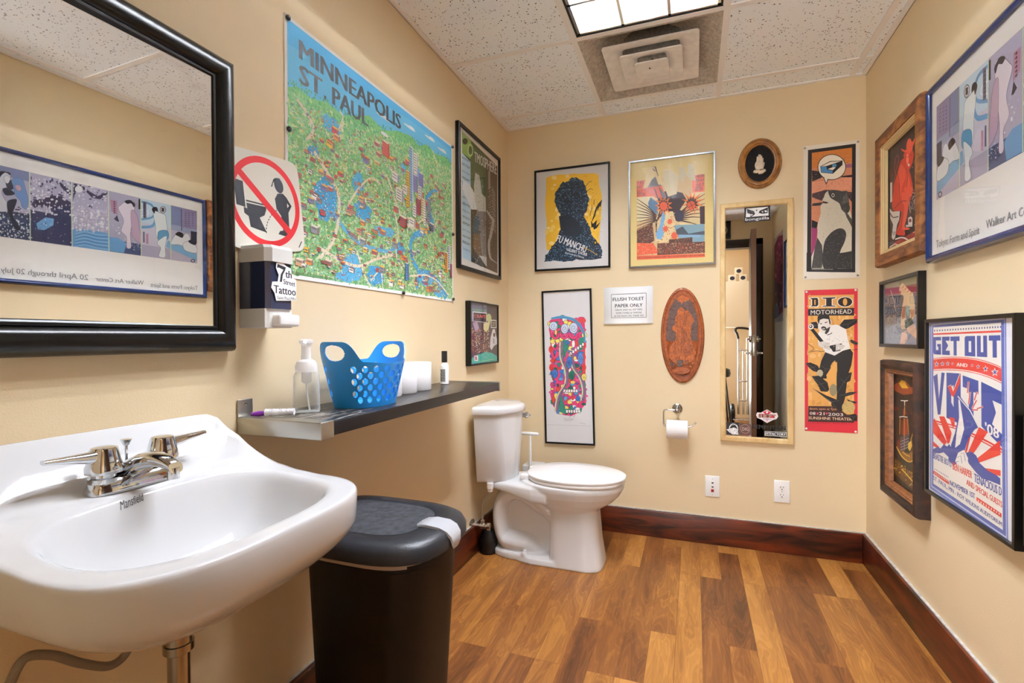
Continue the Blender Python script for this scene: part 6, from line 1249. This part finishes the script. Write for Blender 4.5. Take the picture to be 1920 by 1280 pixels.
Q(1216, 1440, .0, .42, '#c5dcec'); Q(1216, 1440, .42, .8, '#d0cfe2'); a.S([(1216, 500), (1290, 520), (1320, 570), (1300, 620), (1216, 640)], 16, BL, 5); a.S([(1216, 700), (1300, 690), (1330, 640)], 22, BL, 5); a.S([(1216, 560), (1260, 570), (1270, 600), (1216, 610)], 8, '#e2f0f8', 4)
fig([(1310, 600), (1325, 560), (1350, 580), (1400, 600), (1410, 650), (1415, 720), (1360, 730), (1350, 790), (1330, 760), (1325, 680)], '#e8f2f6'); fig([(1350, 730), (1420, 725), (1420, 790), (1350, 800)], '#5f9fc8'); fig([(1350, 800), (1412, 765), (1400, 850), (1400, 930), (1350, 925), (1365, 860), (1340, 830)], '#e8f2f6'); fig([(1300, 560), (1315, 540), (1340, 545), (1345, 575), (1325, 570), (1318, 590)], '#20202c'); a.E(1385, 560, 24, 28, '#2c2c3a'); a.E(1385, 560, 20, 24, '#d8d4de'); a.R(1232, 500, 1256, 630, '#6a6482'); a.R(1228, 735, 1242, 820, '#6f6888'); a.R(1252, 750, 1270, 830, PK); a.R(1375, 545, 1395, 575, '#2c2c3a'); a.R(1196, 480, 1212, 560, '#2c2c3a')
Q(1445, 1648, .0, .45, '#9aa6c4'); Q(1445, 1648, .45, 1, '#c0bcd4'); Q(1445, 1530, .0, .35, '#7d88b0'); a.R(1526, 550, 1532, 720, '#2f3450'); Q(1535, 1648, .0, .36, '#8f86ac'); a.P([(1420, 800), (1550, 830), (1645, 900), (1645, 955), (1405, 850)], '#7fb2d8')
fig([(1475, 760), (1490, 740), (1520, 735), (1540, 760), (1560, 740), (1590, 760), (1590, 830), (1540, 840), (1500, 830), (1450, 830), (1450, 800)], '#e6ecf2'); fig([(1540, 820), (1600, 800), (1640, 840), (1645, 890), (1600, 890), (1550, 870)], '#e6ecf2'); fig([(1480, 750), (1505, 730), (1540, 745), (1535, 775), (1505, 765)], '#20202c'); fig([(1580, 800), (1610, 790), (1640, 800), (1635, 830), (1600, 820)], '#20202c'); Q(1600, 1646, .40, .62, '#2c3048'); a.E(1615, 955, 18, 14, '#33344a'); a.E(1615, 955, 11, 8, '#c0bcd4')
for x in (1555, 1580, 1610): 
    for k in range(7): a.S([(x, 580 + k * 16), (x + 12, 586 + k * 16)], 4, '#3f3860')
for x0, y0, n_ in ((1240, 512, 7), (1010, 505, 6), (30, 240, 6), (1380, 548, 2)):
    for k in range(n_): a.S([(x0 - 8, y0 + k * 17), (x0 + 8, y0 + 5 + k * 17)], 5, '#26243c'); a.S([(x0, y0 - 4 + k * 17), (x0 - 3, y0 + 10 + k * 17)], 3, '#26243c')
for x in (362, 681, 964, 1214, 1443): a.P([(x - 4, yb(x, 0)), (x + 4, yb(x, 0)), (x + 4, yb(x, 1)), (x - 4, yb(x, 1))], '#cfe0c4')
GR = '#8d8f94'
a.T('Tokyo: Form and Spirit', (1650, 1186), (1282, 1166), 34, GR, .012); a.T('Walker Art Center', (1230, 1152), (858, 1128), 36, GR, .012); a.T('20 April through 20 July 1986', (802, 1122), (-20, 1062), 44, GR, .012); a.build('print', t_)
# the part of the strip nearest the door
b = Art([(0, 0), (100, 0), (100, 100), (0, 100)], (1.75, 1.378, 2.16, 1.985), fn, .0161)
b.R(0, 14, 92, 66, LV); b.R(0, 40, 92, 66, '#3a4468'); b.scatter(0, 16, 92, 66, 12, 12, [WH, BL, NV, '#c9c6dc', PK], 4, .7, 1.1, None, 8); b.build('print_end', t_)
# ------------------------------------------------------------ small framed photograph
r = (.266, 1.075, .674, 1.362)
t_, fn = picture('framed_photo', 'small black-framed photograph of a costumed performer, below the devil painting', 'photo', FR, r, M_BLKFR, thin(.014, .026), .012)
a = Art([(80, 165), (690, 45), (690, 1215), (90, 1150)], r, fn, .012)
a.full('#8c8a8c'); a.P([(115, 205), (600, 110), (610, 260), (120, 280)], '#a5a08e'); a.P([(320, 175), (600, 110), (605, 240), (350, 250)], '#8a8a6c'); a.P([(118, 275), (340, 262), (340, 370), (118, 385)], '#8a4a6c'); a.P([(430, 250), (608, 235), (608, 365), (480, 350)], '#7a2434'); a.P([(118, 395), (608, 370), (608, 700), (125, 720)], '#4d5264')
for x in (130, 210, 275, 570): a.S([(x, 420), (x + 38, 416), (x + 40, 500), (x + 3, 512)], 7, '#a9a9b2', closed=True)
a.scatter(122, 520, 600, 840, 26, 16, ['#6f7684', '#3a3f50', '#8c7a6a', '#a8a8a8', '#4a5870', '#c0a878'], 4, .85, 1.0); a.P([(135, 900), (300, 810), (370, 830), (380, 1130), (135, 1100)], '#9aa0ac'); a.P([(480, 700), (612, 700), (615, 1180), (430, 1150)], '#8e95a6'); a.scatter(140, 840, 380, 1110, 10, 9, ['#aab0bc', '#868d9c'], 5, .5, 1.2, None, 7)
a.P([(350, 250), (385, 205), (500, 340), (545, 380), (570, 520), (575, 680), (545, 760), (500, 760), (500, 620), (470, 580), (430, 560), (440, 740), (420, 860), (440, 900), (370, 900), (365, 780), (380, 600), (400, 480), (400, 400), (360, 380), (335, 320)], '#d9bd94', 4); a.P([(430, 560), (500, 560), (490, 700), (450, 720)], '#9ab0a8')
for k in range(9): x, y = 360 + k * 19, 225 + k * 19; a.S([(x - 16, y + 16), (x + 14, y - 16)], 8, '#f2d9a0' if k % 2 else '#b5522c')
a.E(348, 350, 16, 28, '#b0583c'); a.P([(335, 385), (355, 380), (360, 460), (335, 450)], '#23242c'); a.P([(380, 570), (430, 560), (425, 740), (380, 760)], '#b9744a'); a.P([(500, 620), (575, 620), (560, 720), (520, 760)], '#c08050'); a.P([(420, 780), (520, 740), (560, 830), (440, 900)], '#3f5044'); a.P([(450, 900), (560, 830), (610, 960), (600, 1060), (480, 960)], '#d9b49a'); a.P([(380, 950), (450, 930), (470, 1060), (420, 1130), (350, 1120)], '#e0baa2'); a.S([(270, 440), (265, 560), (290, 590)], 12, '#c9a890'); a.S([(205, 300), (250, 450)], 10, '#c9b080'); a.S([(370, 945), (430, 950), (470, 985)], 6, '#2a1c18'); a.build('print', t_)
# ------------------------------------------------------------ galleon painting in a dark rough frame
r = (.344, .458, .712, 1.022)
t_ = thing('painting', 'dark painting of a golden sailing ship in a rough dark frame', 'painting', FR(.53, .45, 0)); fn = FR
frame_mesh(fn, r, chunky(.036, 0, .034, .046)).build('frame', M_DRIFT, t_, ang=20)
r2 = (r[0] + .034, r[1] + .034, r[2] - .034, r[3] - .034); frame_mesh(fn, r2, [(0, .012), (0, .038), (.006, .040), (.010, .036), (.014, .038), (.020, .030), (.024, .014)]).build('inner_moulding', mat('worn_gilt', '#8f5a34', .4, vary=.5, vscale=60), t_, ang=20)
quad(fn, r2[0], r2[1], r2[2], r2[3], .001, .0118).build('backing', M_PAPER, t_, smooth=False)
a = Art([(40, 60), (300, 92), (320, 1245), (40, 1035)], r, fn, .012)
a.P([(50, 110), (245, 140), (255, 1150), (50, 990)], '#26221e'); gold = ['#c9962a', '#e0b848', '#8a5c1c', '#5c3c14', '#a8741e']
a.P([(66, 240), (100, 225), (125, 205), (160, 215), (185, 250), (215, 260), (210, 300), (140, 310), (80, 280)], '#8a3c1c'); a.P([(110, 230), (125, 203), (150, 212), (160, 240), (175, 262), (130, 262)], '#e0b030'); a.E(90, 410, 22, 16, '#5c2418'); a.E(190, 440, 26, 16, '#3c1c16')
a.P([(60, 760), (110, 800), (160, 850), (235, 900), (238, 1110), (60, 970)], '#5c3a14'); a.scatter(60, 780, 238, 1090, 16, 18, gold, 4, .7, 1.1, inpoly([(60, 790), (110, 800), (235, 900), (238, 1010), (200, 990), (150, 930), (60, 860)]), 7); a.P([(60, 880), (150, 960), (238, 1030), (238, 1110), (60, 975)], '#1d1812')
a.P([(92, 660), (105, 700), (130, 760), (175, 800), (205, 800), (225, 740), (205, 720), (180, 740), (130, 720)], '#8a5a1e'); a.S([(95, 690), (130, 760), (180, 800), (215, 790)], 8, '#d9a838', 4); a.S([(110, 680), (150, 740), (190, 760)], 5, '#e0b848', 4); a.S([(130, 860), (170, 900), (220, 960)], 8, '#e0b848', 4)
a.P([(150, 385), (138, 420), (135, 460), (165, 450)], '#7a3020'); a.P([(120, 490), (112, 560), (120, 600), (150, 590), (148, 500)], '#5c2c1c'); a.P([(140, 480), (172, 480), (178, 560), (165, 620), (135, 600)], '#8a3c26'); a.P([(118, 620), (180, 590), (182, 700), (125, 730)], '#4a4650'); a.P([(95, 650), (125, 620), (122, 730), (100, 700)], '#6a2c1c')
for k in range(9): a.S([(122, 640 + k * 11), (180, 612 + k * 11)], 3, '#b0aeb8' if k % 2 else '#2a2830')
for p in (((122, 350), (150, 352), (172, 350)), ((112, 470), (140, 465), (170, 470)), ((150, 350), (150, 385))): a.S(p, 6, '#ece8e0')
for p in (((152, 360), (148, 470), (150, 720)), ((118, 470), (114, 600)), ((172, 480), (180, 600))): a.S(p, 3, '#c9962a')
a.P([(176, 660), (200, 640), (205, 680), (190, 720), (176, 700)], '#d9b040'); a.S([(225, 530), (205, 600), (195, 640)], 5, '#c9962a', 3); a.S([(185, 990), (205, 965), (215, 990), (228, 1000)], 3, '#b0a890', 3); a.scatter(60, 180, 240, 700, 20, 30, ['#c9a050', '#8a8a90'], 9, .04, .4); a.build('canvas', t_, M_OIL)
# ------------------------------------------------------------ red white and blue vote poster
r = (.760, .576, 1.282, 1.180)
t_, fn = picture('framed_poster', 'black-framed red, white and blue voting concert poster, lower right wall', 'poster', FR, r, M_BLKFR, thin(.012, .038), .028)
a = Art([(15, 30), (503, 10), (487, 1253), (15, 945)], r, fn, .028)
BL, RD, WH = '#3c4f9c', '#d8382f', '#e9e5dc'; K = BL
def X(u, v): return (lerp(45, 404, u), lerp(lerp(75, 60, u), lerp(905, 1145, u), v))
def PP(pts, c): a.P([X(*p) for p in pts], c)
def TT(s_, u0, v0, u1, v1, h, c, b_=.04): p0, p1 = X(u0, v0), X(u1, v1); pu = X(u0, v0 - h); p2 = X(u1, v1 - h); a.T(s_, p0, p1, 0, c, b_, up=((pu[0] - p0[0]), ((pu[1] - p0[1]) + (p2[1] - p1[1])) / 2))
a.full('#dfe0e4'); PP([(-.05, -.035), (1.075, -.035), (1.075, 1.045), (-.05, 1.045)], '#6a7cc0'); PP([(-.03, -.022), (1.055, -.022), (1.055, 1.028), (-.03, 1.028)], '#c9cde4'); PP([(-.02, -.015), (1.045, -.015), (1.045, 1.02), (-.02, 1.02)], '#5a6cb4'); PP([(0, 0), (1.0, 0), (1.0, 1), (0, 1)], WH)
for k in range(26): u = .01 + k * .039; PP([(u, .016), (u + .018, .016), (u + .018, .026), (u, .026)], '#56557a')
PP([(0, .038), (1, .038), (1, .048), (0, .048)], RD)
def G(pts, u0, v0, w_, h_, c=BL): PP([(u0 + x * w_, v0 + y * h_) for x, y in pts], c)
hh, v0 = .112, .062
G([(0, 0), (1, 0), (1, .2), (.35, .2), (.35, .75), (.65, .75), (.65, .55), (.5, .55), (.5, .4), (1, .4), (1, 1), (.1, 1), (0, .9)], .00, v0, .115, hh)
G([(0, 0), (1, 0), (.95, .22), (.45, .22), (.8, .48), (.45, .76), (1, .76), (1, 1), (0, 1)], .130, v0, .115, hh); G([(0, 0), (1, 0), (1, .24), (.68, .24), (.68, 1), (.34, 1), (.34, .24), (0, .24)], .255, v0, .135, hh)
G([(0, .08), (.1, 0), (1, 0), (1, 1), (0, 1)], .465, v0, .155, hh); G([(.38, .25), (.62, .25), (.62, .8), (.38, .8)], .465, v0, .155, hh, WH)
G([(0, 0), (.38, 0), (.38, .78), (.62, .78), (.62, 0), (1, 0), (1, 1), (0, 1)], .645, v0, .15, hh); G([(0, 0), (1, 0), (1, .24), (.68, .24), (.68, 1), (.32, 1), (.32, .24), (0, .24)], .82, v0, .17, hh)
n_ = 14
def arc(vt, vb, c, amp=.035): PP([(k / n_, vt(k / n_)) for k in range(n_ + 1)] + [(1 - k / n_, vb(1 - k / n_)) for k in range(n_ + 1)], c)
cv_ = lambda off: (lambda u: off - .028 * 4 * u * (1 - u) + .018 * u)
arc(cv_(.208), cv_(.272), RD); arc(cv_(.200), cv_(.204), RD); arc(cv_(.277), cv_(.281), RD)
for k, u in enumerate((.05, .135, .215, .285, .575, .66, .77, .905)):
    c0 = X(u, cv_(.241)(u)); rr = (13, 12, 11, 7, 8, 11, 15, 20)[k]
    for q_, c in ((1.0, WH), (.68, BL)): a.P([(c0[0] + rr * q_ * (1 if i % 2 == 0 else .42) * math.sin(PI * i / 5), c0[1] - rr * 1.25 * q_ * (1 if i % 2 == 0 else .42) * math.cos(PI * i / 5)) for i in range(10)], c)
TT('AND', .345, .237, .505, .236, .022, WH, .04)
G([(0, .12), (.36, .04), (.5, .62), (.72, .0), (1, 0), (.62, .95), (.4, .98)], .0, .285, .17, .275); G([(0, .02), (1, 0), (1, 1), (0, .96)], .195, .276, .21, .290); G([(.34, .3), (.5, .25), (.5, .7), (.34, .62)], .195, .276, .21, .290, WH)
G([(0, 0), (1, .06), (1, .30), (.68, .28), (.68, 1), (.38, .9), (.38, .24), (0, .22)], .435, .285, .23, .295); G([(0, .0), (1, .12), (1, .34), (.55, .30), (.72, .50), (.52, .72), (1, .84), (1, 1.06), (0, .82)], .705, .305, .295, .285)
a.P([(122, 395), (138, 385), (150, 420), (190, 318), (186, 380), (152, 452), (140, 440)], RD); a.S([(122, 395), (138, 385), (150, 420), (190, 318)], 3, WH)
TT('\'08', .76, .565, .955, .572, .055, WH, .03)
for p in (((232, 370), (226, 430), (240, 425), (232, 490)), ((276, 425), (262, 470), (274, 470), (250, 515)), ((308, 505), (275, 515), (280, 522), (250, 520))): a.S(p, 10, WH); a.S(p, 6, RD)
arc(lambda u: .580 + .055 * abs(u - .35) ** 1.2, lambda u: .590 + .055 * abs(u - .35) ** 1.2, RD); arc(lambda u: .596 + .055 * abs(u - .35) ** 1.2, lambda u: .602 + .055 * abs(u - .35) ** 1.2, RD)
for P in ([(44, 683), (76, 712), (60, 716), (44, 708)], [(44, 585), (50, 560), (118, 688), (104, 706), (44, 640)], [(76, 552), (104, 553), (142, 640), (132, 690), (122, 700)], [(128, 556), (158, 562), (158, 596), (150, 618)]): a.P(P, RD)
for P in ([(206, 760), (238, 640), (244, 648), (224, 735)], [(222, 755), (285, 612), (332, 638), (246, 765)], [(256, 790), (394, 682), (396, 758), (262, 806)], [(300, 824), (396, 838), (396, 868), (340, 858)]): a.P(P, RD)
a.P([(44, 725), (70, 712), (84, 722), (100, 700), (118, 712), (130, 700), (150, 740), (150, 800), (128, 770), (100, 742), (76, 748), (44, 742)], BL); a.P([(216, 745), (245, 740), (270, 760), (288, 800), (330, 840), (372, 862), (394, 880), (394, 915), (340, 892), (300, 880), (270, 850), (230, 800)], BL)
a.P([(175, 445), (190, 452), (240, 520), (284, 612), (262, 625), (232, 668), (214, 720), (196, 790), (150, 812), (124, 780), (140, 700), (160, 640), (176, 560)], BL); a.P([(178, 462), (186, 470), (200, 560), (208, 620), (186, 700), (160, 720), (168, 640), (182, 560)], WH); a.S([(175, 447), (240, 525), (284, 614)], 5, WH); a.P([(160, 790), (176, 745), (206, 730), (228, 775), (222, 815), (190, 830)], WH)
for p in (((170, 770), (190, 760), (196, 800)), ((190, 750), (206, 745), (214, 790)), ((160, 795), (180, 790))): a.S(p, 2.5, BL)
TT('BEASTIE BOYS', 0, .840, .265, .835, .040, BL); TT('BEN HARPER', .285, .842, .565, .836, .042, RD); TT('TENACIOUS D', .595, .845, .99, .842, .045, BL); TT('AND SPECIAL GUESTS', .485, .884, .995, .895, .030, RD)
TT('NOVEMBER 1ST', .245, .944, .605, .934, .030, BL); TT('ST. PAUL, MN - ROY WILKINS AUDITORIUM', 0, .975, .99, .985, .024, BL, .02); PP([(0, .916), (.23, .924), (.23, .945), (0, .938)], RD); PP([(.63, .918), (.985, .925), (.985, .945), (.63, .938)], RD)
for k in range(9): u = .02 + k * .024; PP([(u, .925), (u + .01, .925), (u + .01, .933), (u, .933)], WH); u2 = .65 + k * .037; PP([(u2, .928), (u2 + .014, .928), (u2 + .014, .937), (u2, .937)], WH); PP([(u, .9), (u + .01, .9), (u + .01, .906), (u, .906)], BL)
a.build('print', t_)
# ------------------------------------------------------------ more pictures along the right wall (only an edge shows, and in the mirrors)
r = (1.300, .598, 1.70, .921)
t_, fn = picture('framed_print', 'black picture frame edge at far right of the photo', 'picture', FR, r, M_BLKFR, thin(.014, .03), .015)
a = Art([(0, 0), (100, 0), (100, 100), (0, 100)], r, fn, .015); a.full('#d9d2c0'); a.R(12, 14, 88, 86, '#4a5a6c'); a.scatter(12, 14, 88, 86, 12, 10, ['#8a6a4c', '#c9b48a', '#2f3a48', '#a04a3a'], 3, .8, 1.1); a.build('print', t_)
r = (2.40, 1.27, 2.96, 2.14)
t_ = pinned('poster', 'crimson and purple pinned poster by the door, seen in narrow mirror', r, '', FR)
a = Art([(0, 0), (100, 0), (100, 100), (0, 100)], r, FR, .002); a.full('#b8a8a0'); a.P([(4, 6), (50, 2), (96, 8), (96, 88), (60, 94), (4, 90)], '#8a2448'); a.P([(10, 10), (80, 14), (70, 50), (30, 60)], '#a83a68'); a.P([(20, 60), (90, 50), (92, 86), (30, 88)], '#5a1a2c'); a.P([(50, 80), (96, 78), (96, 96), (50, 94)], '#2c3a6c'); a.scatter(6, 8, 94, 88, 12, 14, ['#3a1020', '#c85a7c', '#7a1c34', '#d8c8b0'], 4, .4, 1.1, None, 7); a.build('print', t_)
